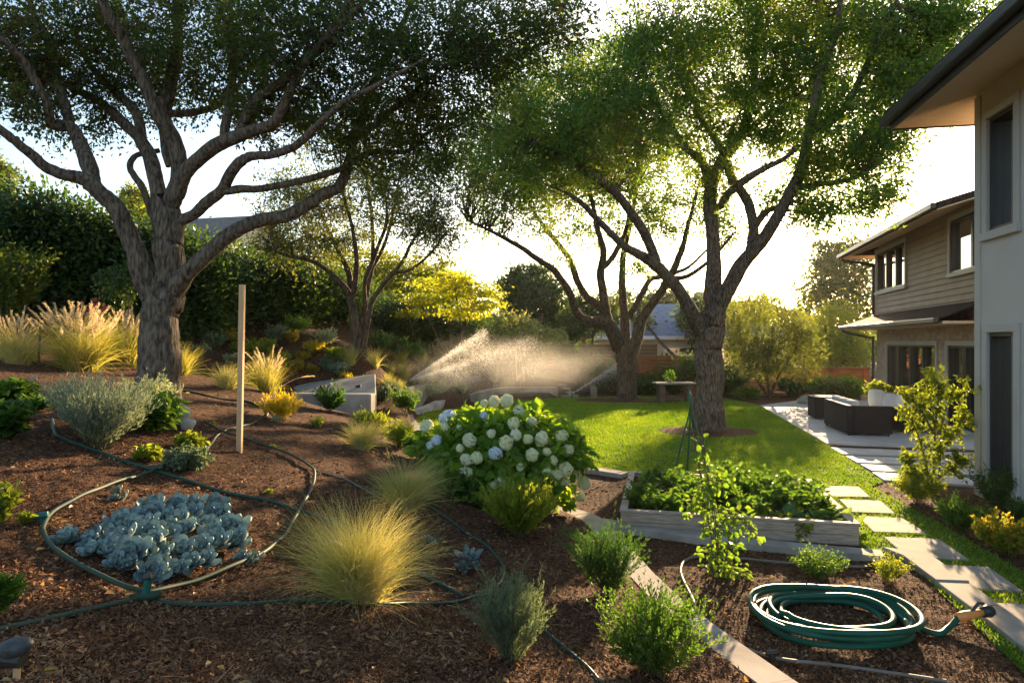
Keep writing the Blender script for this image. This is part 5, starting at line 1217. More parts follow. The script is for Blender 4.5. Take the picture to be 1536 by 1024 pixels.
shrub("low dark fern-like plant filling the right edge by the stucco wall", 1535, 790, 40, 26, S_DEEP, stems=40, per=40, ll=.05, wr=.3, group=SB)
# tall espalier shrub by the house
def espalier():
    b = F0(1402, 745); t = thing('espalier_shrub', "tall upright leafy shrub with sunlit top standing in front of the sofa", 'shrub', b); d = b.y
    a = Acc(); segs = []
    for (pts) in [[(1402, 748, 0), (1400, 700, 0), (1402, 650, 0), (1396, 600, .05), (1385, 565, 0)], [(1405, 748, .05), (1410, 690, .1), (1412, 640, .1), (1425, 600, .15), (1455, 585, .1)], [(1398, 748, 0), (1388, 690, -.1), (1372, 640, -.1), (1355, 612, -.1)], [(1402, 690, .1), (1430, 650, .2), (1452, 618, .2)], [(1400, 650, 0), (1378, 610, -.2), (1352, 590, -.2)], [(1402, 640, 0), (1408, 590, 0), (1402, 562, .1)], [(1404, 720, 0), (1430, 700, -.2), (1448, 690, -.2)], [(1400, 715, 0), (1370, 705, -.2), (1360, 690, -.2)]]:
        c = catmull([tuple(W(x, y, d+o)) for x, y, o in pts], 8); segs.append(c); a.add(*tube_np(c, np.linspace(.016, .004, len(c)), 6))
    P, A = [], []
    for c in segs:
        for k in range(30):
            i = rng.integers(len(c)//4, len(c)); dv = unit(rng.normal(size=3)+np.array([0, 0, .3])); L = rng.uniform(.1, .26)
            q = c[i]+dv[None]*np.linspace(0, L, 4)[:, None]; a.add(*tube_np(q, [.004, .003, .003, .002], 4))
            m = 15; tt = rng.uniform(.1, 1, m)[:, None]; P.append(c[i]+dv*tt*L+rng.normal(0, .015, (m, 3))); A.append(unit(dv*.5+rng.normal(size=(m, 3))))
    P = np.concatenate(P); A = np.concatenate(A)
    a.build('stems', M['twig'], t); V, F = leaves6(P, A, .062*rng.uniform(.6, 1.3, len(P)), .55, nrm=np.tile([0, 0, 1.], (len(P), 1))); part('foliage', V, F, leaf_mat('espalier_leaves', [(.06, .10, .012), (.10, .14, .016), (.16, .18, .025)], .5), t)
espalier()
# plants before the fence
S_OLV = leaf_mat('olive_shrub_leaves', [(.05, .07, .02), (.08, .10, .03), (.12, .13, .04)], .5, clump=1)
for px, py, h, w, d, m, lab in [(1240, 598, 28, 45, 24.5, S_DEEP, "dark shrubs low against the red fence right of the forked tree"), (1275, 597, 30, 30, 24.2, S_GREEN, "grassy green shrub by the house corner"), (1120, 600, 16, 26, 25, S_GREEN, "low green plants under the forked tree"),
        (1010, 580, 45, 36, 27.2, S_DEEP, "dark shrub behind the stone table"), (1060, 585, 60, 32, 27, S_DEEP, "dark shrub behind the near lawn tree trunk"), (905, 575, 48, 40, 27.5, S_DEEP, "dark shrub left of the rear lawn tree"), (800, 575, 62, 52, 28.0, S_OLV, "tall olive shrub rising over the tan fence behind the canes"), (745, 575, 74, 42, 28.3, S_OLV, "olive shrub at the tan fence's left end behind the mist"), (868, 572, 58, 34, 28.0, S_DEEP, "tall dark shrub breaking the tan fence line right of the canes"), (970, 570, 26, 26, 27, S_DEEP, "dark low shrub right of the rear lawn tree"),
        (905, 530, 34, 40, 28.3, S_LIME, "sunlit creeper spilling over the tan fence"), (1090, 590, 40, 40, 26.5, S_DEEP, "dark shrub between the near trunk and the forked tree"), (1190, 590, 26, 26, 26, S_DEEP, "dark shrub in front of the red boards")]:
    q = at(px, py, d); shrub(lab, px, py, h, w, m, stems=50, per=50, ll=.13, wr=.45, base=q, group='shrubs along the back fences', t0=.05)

# ---- hydrangea
def hydrangea():
    b = G(752, 752); d = b.y; k = d/1024
    t = thing('hydrangea_bush', "big hydrangea bush full of round white and pale blue flower heads", 'bush', b)
    c = np.array(W(752, 690, d)); rad = np.array([118*k, 100*k, 76*k])
    a = Acc(); n = 90
    root = disc(n, .25)+np.array(b); ph = rng.uniform(0, 2*math.pi, n); u = unit(rng.normal(size=(n, 3))); u[:, 2] = np.abs(u[:, 2])*.9-.15
    for i in range(n):
        e = c+u[i]*rad*rng.uniform(.8, 1.0); q = catmull([root[i], (root[i]+e)/2+np.array([0, 0, .12]), e], 4); a.add(*tube_np(q, np.linspace(.009, .004, len(q)), 5))
    a.build('stems', M['stem'], t)
    m = 5200; u = unit(rng.normal(size=(m, 3))); lump = 1+.10*np.sin(u[:, 0]*7+u[:, 2]*5)+.08*np.sin(u[:, 1]*9+u[:, 0]*4)
    p = c+u*rad*(lump*rng.uniform(.55, 1.02, m)**.6)[:, None]; s = p[:, 2] > ground(p[:, 0], p[:, 1])+.03; p = p[s]; u = u[s]
    ax = unit(u*.8+rng.normal(size=(len(p), 3))*.7-np.array([0, 0, .25]))
    V, F = leaves6(p, ax, .125*rng.uniform(.6, 1.25, len(p)), .68, nrm=u+np.array([0, 0, .6]), fold=.07)
    part('foliage', V, F, leaf_mat('hydrangea_leaves', [(.055, .115, .016), (.09, .17, .022), (.14, .21, .03)], .55, clump=3, tcol=(2.6, 2.2, .6)), t)
    # flower heads: one mesh per colour, copied
    def head(col):
        n = 130; u = unit(rng.normal(size=(n, 3))); P = u*(1+rng.normal(0, .07, n)+.07*np.sin(u[:, 0]*9+1)*np.sin(u[:, 1]*8)*np.sin(u[:, 2]*9))[:, None]*.92; S = perp(u); B = np.cross(u, S); Vs = []
        sz = .27
        for j in range(4):
            th = j*math.pi/2; e = S*math.cos(th)+B*math.sin(th); f = np.cross(u, e)
            Vs.append(np.stack([P, P+e*sz*.7+f*sz*.5+u*.03, P+e*sz*1.2-u*(.02+.10*((j+np.arange(n)) % 3))[:, None], P+e*sz*.7-f*sz*.5+u*.03], 1).reshape(-1, 3))
        V = np.concatenate(Vs); F = np.arange(len(V)).reshape(-1, 4)
        bm = bmesh.new(); bmesh.ops.create_icosphere(bm, subdivisions=2, radius=.66); cv = np.array([v.co[:] for v in bm.verts]); cf = np.array([[v.index for v in f.verts] for f in bm.faces])+len(V); bm.free()
        me = np_mesh('flower_head', np.concatenate([V, cv]), [F, cf]); me.materials.append(col); return me
    cream = head(leaf_mat('cream_petals', [(.54, .53, .27), (.68, .64, .38), (.76, .71, .48)], .3, tcol=(1.2, 1.15, .9), clump=4))
    white = head(leaf_mat('white_petals', [(.48, .50, .28), (.64, .62, .42), (.74, .70, .54)], .3, tcol=(1.1, 1.1, 1), clump=4))
    blue = head(leaf_mat('blue_petals', [(.40, .50, .58), (.54, .61, .66), (.64, .69, .68)], .3, tcol=(1, 1, 1.1), clump=4))
    FL = [(672, 626, 11, 'b'), (655, 660, 8, 'b'), (654, 593, 0, 'w'), (640, 640, 9, 'w'), (741, 602, 9, 'w'), (760, 601, 9, 'w'), (726, 624, 7, 'b'), (726, 605, 5, 'w'), (778, 616, 9, 'w'), (771, 635, 8, 'c'), (774, 652, 8, 'w'), (759, 664, 9.5, 'c'), (792, 658, 7, 'c'), (812, 658, 9.5, 'c'), (798, 632, 7, 'w'), (842, 654, 8, 'c'), (852, 675, 8.5, 'c'), (743, 680, 9, 'b'), (798, 682, 9, 'c'), (820, 677, 6, 'c'), (704, 660, 9, 'w'), (700, 689, 9, 'w'), (715, 686, 8, 'c'), (692, 702, 8, 'w'), (702, 708, 7, 'w'), (818, 704, 8, 'c'), (832, 712, 10, 'c'), (846, 704, 10, 'c'), (875, 699, 9, 'c'), (844, 722, 8, 'c'), (876, 725, 9, 'c'), (846, 739, 9, 'c'), (854, 754, 9, 'c'), (870, 745, 8, 'c'), (775, 728, 9, 'w'), (756, 724, 7, 'w'), (742, 727, 7, 'w'), (748, 720, 6, 'w'), (668, 640, 6, 'w'), (690, 640, 5, 'w'), (830, 690, 6, 'c'), (865, 712, 7, 'c'), (646, 668, 6, 'b'), (737, 650, 6, 'w'), (690, 672, 6, 'c'), (780, 700, 6, 'w')]
    for x, y, r, col in FL:
        if r < 1: continue
        # front of the bush dome along this sight line
        k0 = ((x-752)/118)**2+((y-690)/76)**2
        off = -math.sqrt(max(0, 1-min(k0, 1)))*rad[1]*.98
        p = W(x, y, d+off-.02)
        o = link('flower_head', {'b': blue, 'w': white, 'c': cream}[col], None, t, p-Vector(b)); s = r*1.16*rng.uniform(.9, 1.1)*(d+off)/1024
        o.scale = (s, s*rng.uniform(.85, 1.05), s*rng.uniform(.78, .95)); o.rotation_euler = tuple(rng.uniform(0, 3, 3))
    # a few on the far side
    for i in range(14):
        u = unit(rng.normal(size=3)); u[1] = abs(u[1]); u[2] = abs(u[2])*.7
        o = link('flower_head', [cream, white][i % 2], None, t, Vector(c+u*rad*.98)-Vector(b)); o.scale = (.075,)*3; o.rotation_euler = tuple(rng.uniform(0, 3, 3))
hydrangea()

# ---- succulents
def rosette_mesh(name, mat, rings=5, wr=.62, thick=.07, r=random.Random(3)):
    bm = bmesh.new(); ga = 2.399963; n = rings*5
    for i in range(n):
        f = i/(n-1); a = i*ga; el = R(16+62*(1-f)**1.05+r.uniform(-4, 4)); L = .34+.66*f**.8
        w = L*wr*.5
        u = Vector((math.cos(a)*math.cos(el), math.sin(a)*math.cos(el), math.sin(el))); s = Vector((-math.sin(a), math.cos(a), 0)); nn = s.cross(u)*-1
        if nn.z < 0: nn = -nn
        sec = [(0, .35, 0), (.35, .75, .02), (.68, 1.0, .05), (.9, .72, .10), (1.0, .12, .16)]
        top, bot = [], []
        for t, ww, cu in sec:
            c = u*(t*L)+nn*(cu*L)
            pt = lambda x: c+s*(w*ww*x)+nn*(abs(x)**1.5*.10*L)
            top.append([bm.verts.new(pt(x)) for x in (-1, -.5, .0, .5, 1)])
            bot.append([bm.verts.new(pt(-1)), bm.verts.new(c-nn*(thick*L*ww)), bm.verts.new(pt(1))])
        for k in range(4):
            for j in range(4): bm.faces.new((top[k][j], top[k][j+1], top[k+1][j+1], top[k+1][j]))
            for j in range(2): bm.faces.new((bot[k][j+1], bot[k][j], bot[k+1][j], bot[k+1][j+1]))
    me = bpy.data.meshes.new(name); bm.normal_update(); bm.to_mesh(me); bm.free(); me.materials.append(mat)
    me.polygons.foreach_set("use_smooth", np.ones(len(me.polygons), dtype=bool)); return me
def succ_mat(name, a, b, edge):
    m, nt, out = newmat(name)
    geo = N(nt, "ShaderNodeNewGeometry"); tc = N(nt, "ShaderNodeTexCoord")
    no = N(nt, "ShaderNodeTexNoise"); no.inputs["Scale"].default_value = 6; no.inputs["Detail"].default_value = 5; nt.links.new(tc.outputs["Object"], no.inputs["Vector"])
    ad = N(nt, "ShaderNodeMath", operation='MULTIPLY_ADD'); ad.inputs[1].default_value = .5; nt.links.new(geo.outputs["Random Per Island"], ad.inputs[0]); nt.links.new(no.outputs[0], ad.inputs[2])
    col = ramp(nt, ad.outputs[0], [(.25, a), (.6, b), (.85, edge)])
    p = N(nt, "ShaderNodeBsdfPrincipled"); p.inputs["Roughness"].default_value = .55; p.inputs["Subsurface Weight"].default_value = .0; nt.links.new(col, p.inputs["Base Color"])
    t = N(nt, "ShaderNodeBsdfTranslucent"); nt.links.new(col, t.inputs[0]); ms = N(nt, "ShaderNodeMixShader"); ms.inputs[0].default_value = .2
    nt.links.new(p.outputs[0], ms.inputs[1]); nt.links.new(t.outputs[0], ms.inputs[2]); nt.links.new(ms.outputs[0], out.inputs[0]); return m
SUC = succ_mat('blue_succulent', (.10, .18, .195), (.18, .27, .28), (.34, .43, .39)); SUC2 = succ_mat('pale_succulent', (.11, .17, .13), (.18, .24, .18), (.30, .34, .25))
ros = [rosette_mesh('rosette', SUC, 4, .56, r=random.Random(1)), rosette_mesh('rosette', SUC, 4, .62)]; ros2 = rosette_mesh('rosette', SUC2, 4, .46)
def clump(label, items, meshes, name='succulent_clump', cat='succulent', group=None):
    b = G(*items[0][:2]); t = thing(name, label, cat, b, group)
    for i, (x, y, r, up) in enumerate(items):
        g = G(x, y+r*.55); s = 1.22*r*g.y/1024; o = link('rosette', meshes[i % len(meshes)], None, t, Vector((g.x, g.y, g.z+s*.12+up*1.6*g.y/1024))-b)
        s *= rng.uniform(.85, 1.12); o.scale = (s, s, s*.95); o.rotation_mode = 'ZYX'; o.rotation_euler = (rng.normal(.48, .14), rng.normal(0, .2), rng.uniform(0, 6))
    return t
def z7(x, y): return x/2.994, 682+y/2.994
big = [(780, 262, 25, 3), (860, 250, 27, 4), (935, 290, 26, 3), (1035, 325, 27, 0), (632, 290, 22, 0), (575, 345, 23, 0), (700, 335, 25, 6), (775, 330, 25, 8), (850, 335, 26, 8), (945, 385, 25, 2), (650, 390, 24, 6), (590, 400, 22, 3), (525, 440, 27, 2), (610, 485, 21, 0), (725, 480, 29, 0), (830, 405, 27, 5), (740, 405, 24, 8), (440, 375, 24, 0), (480, 410, 18, 0), (890, 480, 20, 0), (1000, 260, 20, 0), (905, 350, 22, 6), (660, 255, 16, 0), (850, 450, 18, 2), (1060, 370, 18, 0), (560, 310, 15, 0), (980, 340, 20, 3)]
er = np.random.default_rng(5)
HULL = [(420, 350), (560, 290), (640, 240), (760, 205), (900, 205), (1000, 240), (1085, 310), (1075, 380), (960, 440), (890, 510), (720, 530), (590, 515), (455, 455), (400, 400)]
big = []; tries = 0
while len(big) < 46 and tries < 4000:
    tries += 1; x, y = er.uniform(400, 1085), er.uniform(205, 530)
    if not inpoly(np.array([x]), np.array([y]), HULL)[0]: continue
    if any((x-q[0])**2+((y-q[1])*1.5)**2 < 58**2 for q in big): continue
    big.append((x, y, er.uniform(21, 31), 9*math.exp(-(((x-760)/260)**2+((y-370)/130)**2))))
clump("broad mass of blue-grey rosette succulents inside the hose loop", [z7(x, y)+(r, u) for x, y, r, u in big], ros)
clump("greenish-blue rosette succulent just left of the big mass", [z7(300, 365)+(20, 0), z7(270, 385)+(14, 0), z7(345, 375)+(13, 0)], [ros[0], ros2], group='small succulents in the mulch')
clump("small pale rosette succulent just below the pale hose line", [z7(530, 165)+(12, 2), z7(560, 185)+(12, 0), z7(515, 190)+(9, 0)], [ros2], group='small succulents in the mulch')
clump("tiny pale succulent between the big mass and the dark hose", [z7(1010, 205)+(10, 0), z7(1030, 215)+(7, 0)], [ros2], group='small succulents in the mulch')
clump("pale rosette succulent touching the hose at the right of the big mass", [z7(1150, 455)+(17, 0), z7(1090, 450)+(15, 0), z7(1120, 475)+(12, 0)], [ros2, ros[0]], group='small succulents in the mulch')
clump("tiny grey succulent inside the right-hand hose loop", [(650, 810, 9, 0), (642, 806, 7, 0)], [ros2], group='small succulents in the mulch')
spike = rosette_mesh('rosette', succ_mat('agave_blue', (.09, .16, .18), (.15, .23, .24), (.27, .31, .27)), 3, .38)
clump("blue agave-like succulent with pointed leaves inside the right-hand hose loop", [(703, 840, 25, 6), (712, 846, 16, 0), (694, 846, 15, 0)], [spike], group=None)

# ---- rocks
def rock(label, px, py, w, h, mat='stone', seed=0, dpt=.8, group=None):
    b = G(px, py); k = b.y/1024; bm = bmesh.new(); bmesh.ops.create_icosphere(bm, subdivisions=4, radius=1); r = np.random.default_rng(seed); f = r.normal(size=(6, 3))*2; ph = r.uniform(0, 6, 6)
    for v in bm.verts:
        s = sum(math.sin(f[i].dot(np.array(v.co[:]))+ph[i]) for i in range(6))*.05; v.co *= 1+s
        v.co = Vector((v.co.x*w*k*.5, v.co.y*w*k*.5*dpt, v.co.z*h*k*.6+h*k*.35))
    me = bpy.data.meshes.new('boulder'); bm.to_mesh(me); bm.free(); me.polygons.foreach_set("use_smooth", np.ones(len(me.polygons), dtype=bool))
    o = link('boulder', me, M[mat], None, b); o.rotation_euler = (0, 0, r.uniform(0, 3)); return tag(o, label, 'rock', group)
rock("smooth rounded grey rock beside the blue-grey shrub", 270, 634, 30, 28, seed=3)
rock("rough tan rock half sunk below the smooth grey one", 282, 643, 24, 16, seed=4)
rock("white rock at the right foot of the big trunk up the slope", 268, 500, 8, 14, seed=5)
rock("rounded pale boulder at the edge of the patio by the red fence", 1212, 606, 30, 14, seed=6)
rock("smaller boulder left of the patio boulder", 1222, 600, 12, 10, seed=7)
# ================================================================== HOSES AND IRRIGATION
def hose(name, label, px, rad, mat, cat='hose', lift=.0, group=None, m=8):
    pts = [G(*p) for p in px]; c = catmull(pts, m)
    c[:, 2] = ground(c[:, 0], c[:, 1])+rad*.85+lift
    V, F = tube_np(c, rad, 10); return tag(part(name, V, F, M[mat], None, True), label, cat, group)
HG = 'irrigation hoses on the slope'
hose('garden_hose', "dark green hose running diagonally from the blue-grey shrub past the succulents", [(78, 630), (82, 650), (96, 660), (125, 671), (162, 684), (195, 696), (234, 708), (300, 729), (380, 748), (427, 760), (484, 779), (520, 796), (592, 837), (662, 879), (696, 898)], .0145, 'dark_hose', group=HG)
hose('garden_hose', "pale olive hose curving round the left of the succulent mass", [(272, 697), (234, 710), (165, 734), (112, 757), (80, 776), (66, 797), (66, 810), (85, 836), (130, 864), (175, 886), (216, 899)], .0125, 'olive_hose', group=HG, lift=.03)
hose('garden_hose', "olive hose looping from the teal valve round the right of the succulents", [(216, 899), (260, 888), (300, 877), (362, 850), (397, 834), (424, 812), (444, 779), (464, 745), (472, 715), (464, 702), (428, 682), (367, 661), (333, 650), (308, 637)], .0125, 'olive_hose', group=HG, lift=.02)
hose('garden_hose', "pale thin hose bending beside the wooden post", [(307, 680), (325, 655), (350, 643), (383, 634), (400, 624), (400, 616), (393, 611), (367, 602), (317, 596), (277, 587), (255, 588)], .013, 'olive_hose', group=HG)
hose('garden_hose', "olive hose entering from the lower left edge to the teal valve", [(-40, 955), (0, 947), (60, 934), (100, 925), (160, 911), (216, 899)], .0125, 'olive_hose', group=HG)
hose('garden_hose', "green hose line from the teal valve passing under the big golden grass", [(216, 899), (240, 905), (300, 910), (380, 908), (455, 903), (560, 908), (612, 907), (646, 908), (690, 903), (720, 892), (746, 879), (755, 862), (752, 846), (736, 826), (709, 807), (679, 785), (655, 768), (610, 742)], .012, 'dark_hose', group=HG)
hose('drip_line', "thin green drip tube leaving the rosemary shrub at the bottom edge", [(790, 925), (823, 953), (859, 983), (899, 1023), (930, 1060)], .011, 'dark_hose', 'tube')
hose('drip_line', "thin dark tube crossing the open mulch below the arching grass clump", [(470, 705), (520, 720), (560, 742), (600, 760)], .008, 'drip', 'tube')
hose('drip_line', "thin tan drip tube bending round the bed below the raised planter", [(1301, 852), (1240, 849), (1184, 846), (1101, 838), (1051, 836), (1028, 842), (1021, 856), (1025, 872), (1037, 896), (1046, 918)], .013, 'drip', 'tube')
hose('drip_line', "thin tan drip tube along the bottom edge under the coiled hose", [(1090, 962), (1128, 978), (1174, 991), (1238, 998), (1300, 1006), (1420, 1024)], .013, 'drip', 'tube')
b = G(1158, 990); mb = MB(); mb.tube([b+Vector((0, 0, -.02)), b+Vector((0, 0, .06))], .022, 10); mb.tube([b+Vector((-.04, 0, .05)), b+Vector((.04, .01, .05))], .018, 10); tag(mb.build('drip_fitting', M['black_metal'], smooth=False, bevel=.004), "small dark pipe fitting on the bottom drip tube", 'pipe fitting')
# hose fittings
b = G(217, 902); t = thing('hose_valve', "teal hose valve with upright lever where the hoses join", 'valve', b)
mb = MB(); mb.tube([b+Vector((-.06, -.02, .025)), b+Vector((.07, .02, .03))], .022, 12); mb.build('body', M['olive_hose'], t, smooth=True)
mb = MB(); mb.tube([b+Vector((.0, 0, .02)), b+Vector((.012, 0, .07)), b+Vector((.02, 0, .11))], [.022, .018, .02], 10); mb.build('stem', M['teal'], t)
mb = MB(); mb.tube([b+Vector((.0, 0, .115)), b+Vector((.035, .0, .125))], .02, 8); mb.build('lever', M['black_metal'], t, bevel=.005)
b = G(64, 786); mb = MB(); mb.tube([b+Vector((-.04, -.02, .05)), b+Vector((.035, .0, .06))], .021, 10); mb.tube([b+Vector((0, 0, 0)), b+Vector((0, 0, .07))], .02, 8); tag(mb.build('hose_clip', M['teal'], bevel=.004), "teal clip on the hose at the far left of the loop", 'hose clip')
b = G(236, 709); mb = MB(); mb.tube([b+Vector((-.045, -.02, .045)), b+Vector((.035, .02, .045))], .022, 10); tag(mb.build('hose_clip', M['dark_hose'], bevel=.004), "dark clip where the pale hose crosses the green hose", 'hose clip')
# stake lamp / sprinkler head at bottom left
b = G(22, 1020); t = thing('spike_sprinkler', "dark rounded sprinkler head on a tan spike in the bottom left corner", 'sprinkler', b)
mb = MB(); mb.tube([b+Vector((0, 0, -.1)), b+Vector((.01, 0, .08))], .012, 8); mb.build('spike', M['post_wood'], t)
bm = bmesh.new(); bmesh.ops.create_uvsphere(bm, u_segments=24, v_segments=14, radius=1)
for v in bm.verts:
    v.co.x *= .062; v.co.y *= .045; v.co.z *= .035 if v.co.z > 0 else .05; v.co += Vector((.0, 0, .12))
    v.co.x += (v.co.z-.12)*.5
me = bpy.data.meshes.new('head'); bm.to_mesh(me); bm.free(); me.polygons.foreach_set("use_smooth", np.ones(len(me.polygons), dtype=bool)); link('head', me, solid_mat('grey_plastic', [(.02, .02, .02), (.06, .06, .06)], 20, .5, .4, .4, 90), t)
mb = MB(); mb.tube([b+Vector((-.03, 0, .09)), b+Vector((.03, 0, .075))], [.045, .03], 14); mb.build('collar', M['black_metal'], t)

# coil of green hose
def coil():
    c0 = F0(1248, 936); t = thing('coiled_hose', "thick green garden hose coiled on the dark mulch by the path", 'hose', c0); rad = .0215
    P = []; turns = 8.3; n = 260
    for i in range(n):
        f = i/(n-1); a = -f*turns*2*math.pi+2.2; k = f*turns
        rr = .475+.085*math.sin(k*2.1)-.035*math.sin(k*1.3+.5)+.02*math.sin(a*2+k)
        z = rad+.043*((k*.95) % 3.7)*(.75+.25*math.sin(a*1+k*.7))+.012*math.sin(a*3)
        P.append((c0.x+.03*math.sin(k*1.7)+math.cos(a)*rr*1.02, c0.y+.03*math.cos(k*2.3)+math.sin(a)*rr*.92, max(z, rad)))
    tail = [P[-1], (P[-1][0]+.05, P[-1][1]-.22, .10), tuple(F0(1400, 990, .06)), tuple(F0(1440, 940, .1)), tuple(F0(1462, 922, .12))]
    V, F = tube_np(catmull(P, 2), rad, 12); part('coil', V, F, M['hose'], t, True)
    e = Vector(P[0]); o = F0(1438, 925, .09)
    c = catmull([P[-1], (P[-1][0]*.6+o.x*.4, P[-1][1]*.6+o.y*.4-.25, rad), (o.x-.12, o.y-.06, rad+.01), tuple(o)], 10)
    V, F = tube_np(c, rad, 12); part('free_end', V, F, M['hose'], t, True)
    n0 = o; n1 = F0(1478, 917, .12); u = (n1-n0).normalized()
    noz = MB(); noz.tube([n0-u*.02, n0+u*.05, n0+u*.12, n0+u*.2], [.03, .036, .03, .022], 12); nz = noz.build('nozzle', M['orange'], t, smooth=True)
    noz = MB(); noz.tube([n0+u*.19, n0+u*.24, n0+u*.27], [.036, .045, .035], 12); noz.build('nozzle_tip', M['black_metal'], nz, smooth=True)
    noz = MB(); noz.tube([n0+u*.10+Vector((0, 0, .02)), n0+u*.16+Vector((0, 0, .075)), n0+u*.2+Vector((0, 0, .06))], .012, 8); noz.build('lever', M['black_metal'], nz)
coil()

# ---- posts and stakes
def post(name, label, px, py, tx, ty, wpx, mat, cat, square=True):
    b = G(px, py); k = b.y/1024; top = W(tx, ty, b.y); w = wpx*k
    mb = MB()
    if square: mb.solid([(b.x-w/2, b.y-w/2, b.z-.15), (b.x+w/2, b.y-w/2, b.z-.15), (b.x+w/2, b.y+w/2, b.z-.15), (b.x-w/2, b.y+w/2, b.z-.15)], [(top.x-w/2, top.y-w/2, top.z), (top.x+w/2, top.y-w/2, top.z), (top.x+w/2, top.y+w/2, top.z), (top.x-w/2, top.y+w/2, top.z)])
    else: mb.tube([b-Vector((0, 0, .1)), top], w/2, 8)
    return tag(mb.build(name, M[mat], bevel=.003 if square else 0), label, cat)
post('wooden_post', "tall plain square wooden post standing alone in the mulch", 358.5, 677, 363.5, 427, 7.6, 'post_wood', 'post')
post('metal_stake', "dark metal rod left of the fountain grass", 57, 548, 61, 482, 3.4, 'black_metal', 'stake', False)
b = G(46, 602); t = thing('plant_marker', "thin pale stake with small tag at the left edge", 'stake', b); tp = W(48, 562, b.y)
mb = MB(); mb.tube([b-Vector((0, 0, .1)), tp], .012, 6); mb.build('rod', M['post_wood'], t)
mb = MB(); mb.box(tp+Vector((-.03, -.004, -.06)), (.085, 0, .01), (0, .008, 0), (0, 0, .035)); mb.build('tag', M['pale_concrete'], t)
post('metal_stake', "slim dark stake behind the hydrangea on the slope", 428, 493, 428, 470, 1.6, 'drip', 'stake', False)
# two pale poles in the mist (tall plant supports)
b = G(780, 575); t = thing('plant_support', "pale slender pair of canes standing in the sprinkler mist", 'plant support', (b.x, 26.0, .4))
mb = MB(); mb.tube([W(775, 572, 26), W(774, 520, 26)], .022, 6); mb.build('cane', M['post_wood'], t)
mb = MB(); mb.tube([W(787, 572, 26), W(779, 518, 26)], .022, 6); mb.build('cane', M['post_wood'], t)
mb = MB(); mb.tube([W(772, 520, 26), W(782, 519, 26)], .02, 6); mb.build('crossbar', M['post_wood'], t)

# ---- sprinkler head on the slope
sp = G(612, 584); t = thing('sprinkler', "small black sprinkler head throwing the fan of water", 'sprinkler', sp)
mb = MB(); mb.tube([sp-Vector((0, 0, .1)), sp+Vector((0, 0, .22))], .016, 8); mb.build('riser', M['black_metal'], t)
mb = MB(); mb.tube([sp+Vector((0, 0, .22)), sp+Vector((.02, 0, .29))], [.03, .026], 10); mb.build('nozzle', M['gutter'], t)
beam_src = W(858, 598, 24.6); beam_src.z = .03; t = thing('sprinkler', "added sprinkler head at the foot of the garden steps, origin of the imitated sunbeam", 'sprinkler', beam_src)  # added head, only a source for the drops that imitate a sunbeam
mb = MB(); mb.tube([beam_src-Vector((0, 0, .1)), beam_src+Vector((0, 0, .14))], .016, 8); mb.build('riser', M['black_metal'], t)
mb = MB(); mb.tube([beam_src+Vector((0, 0, .14)), beam_src+Vector((.02, 0, .2))], [.03, .026], 10); mb.build('nozzle', M['gutter'], t)

# ================================================================== RAISED BED
RB = np.array([1.21, 7.6, 0]); RU = np.array([.9712, -.2383, 0]); RV = np.array([.2130, .9770, 0]); RL, RW, RH = 2.43, 2.33, .205
def raised_bed():
    t = thing('raised_bed', "square weathered timber raised bed full of leafy vegetables", 'raised bed', RB)
    z = np.array([0, 0, 1.]); th = .05
    for k in range(2):
        z0 = .0+k*RH/2; h = RH/2-.004
        for nm, o, u, v in [('plank', RB, RU*RL, RV*th), ('plank', RB+RV*(RW-th), RU*RL, RV*th), ('plank', RB+RV*th, RU*th, RV*(RW-2*th)), ('plank', RB+RV*th+RU*(RL-th), RU*th, RV*(RW-2*th))]:
            mb = MB(); mb.box(o+z*z0, u, v, z*h); mb.build(nm, M['bed_wood'], t, bevel=.005)
    mb = MB(); e = .012; w = .085
    for o, u, v in [(RB-RU*e-RV*e, RU*(RL+2*e), RV*w), (RB+RV*(RW-w+e)-RU*e, RU*(RL+2*e), RV*w), (RB-RU*e+RV*(w-e+.003), RU*w, RV*(RW-2*w+2*e-.006)), (RB+RU*(RL-w+e)+RV*(w-e+.003), RU*w, RV*(RW-2*w+2*e-.006))]:
        mb.box(o+z*(RH+.001), u, v, z*.024)
    mb.build('cap', M['bed_wood'], t, bevel=.004)
    mb = MB(); mb.box(RB+RU*th+RV*th+z*.02, RU*(RL-2*th), RV*(RW-2*th), z*(RH-.06)); mb.build('soil', M['mulch'], t)
raised_bed()
def bedp(a, b, z=RH-.05): return RB+RU*a*RL+RV*b*RW+np.array([0, 0, z])
VEG = [(.08, .2, 'u'), (.14, .45, 'u'), (.1, .72, 'u'), (.22, .85, 'u'), (.28, .6, 'u'), (.3, .3, 'u'), (.22, .14, 'u'), (.42, .82, 'u'), (.45, .55, 's'), (.40, .2, 'u'), (.55, .35, 'c'), (.6, .7, 's'), (.58, .9, 'u'), (.7, .5, 's'), (.72, .86, 's'), (.72, .22, 'c'), (.86, .16, 'c'), (.85, .4, 's'), (.84, .66, 's'), (.88, .88, 's'), (.52, .12, 's'), (.96, .2, 'c'), (.35, .45, 'u'), (.64, .12, 's'), (.66, .36, 's'), (.78, .72, 'u'), (.94, .78, 'u'), (.93, .55, 's'), (.76, .06, 's'), (.52, .7, 'u'), (.36, .9, 's'), (.5, .42, 'u'), (.62, .55, 'u'), (.74, .36, 'u'), (.8, .52, 'u'), (.9, .3, 'u'), (.68, .8, 'u'), (.6, .22, 'u'), (.82, .28, 's')]
VL = {'u': ("upright bushy vegetable plant in the raised bed", S_GREEN), 's': ("small leafy seedling plant in the raised bed", S_LIME), 'c': ("broad-leaved cabbage-like plant at the raised bed front", leaf_mat('cabbage_leaves', [(.05, .10, .03), (.08, .14, .045), (.12, .18, .06)], .4, clump=3))}
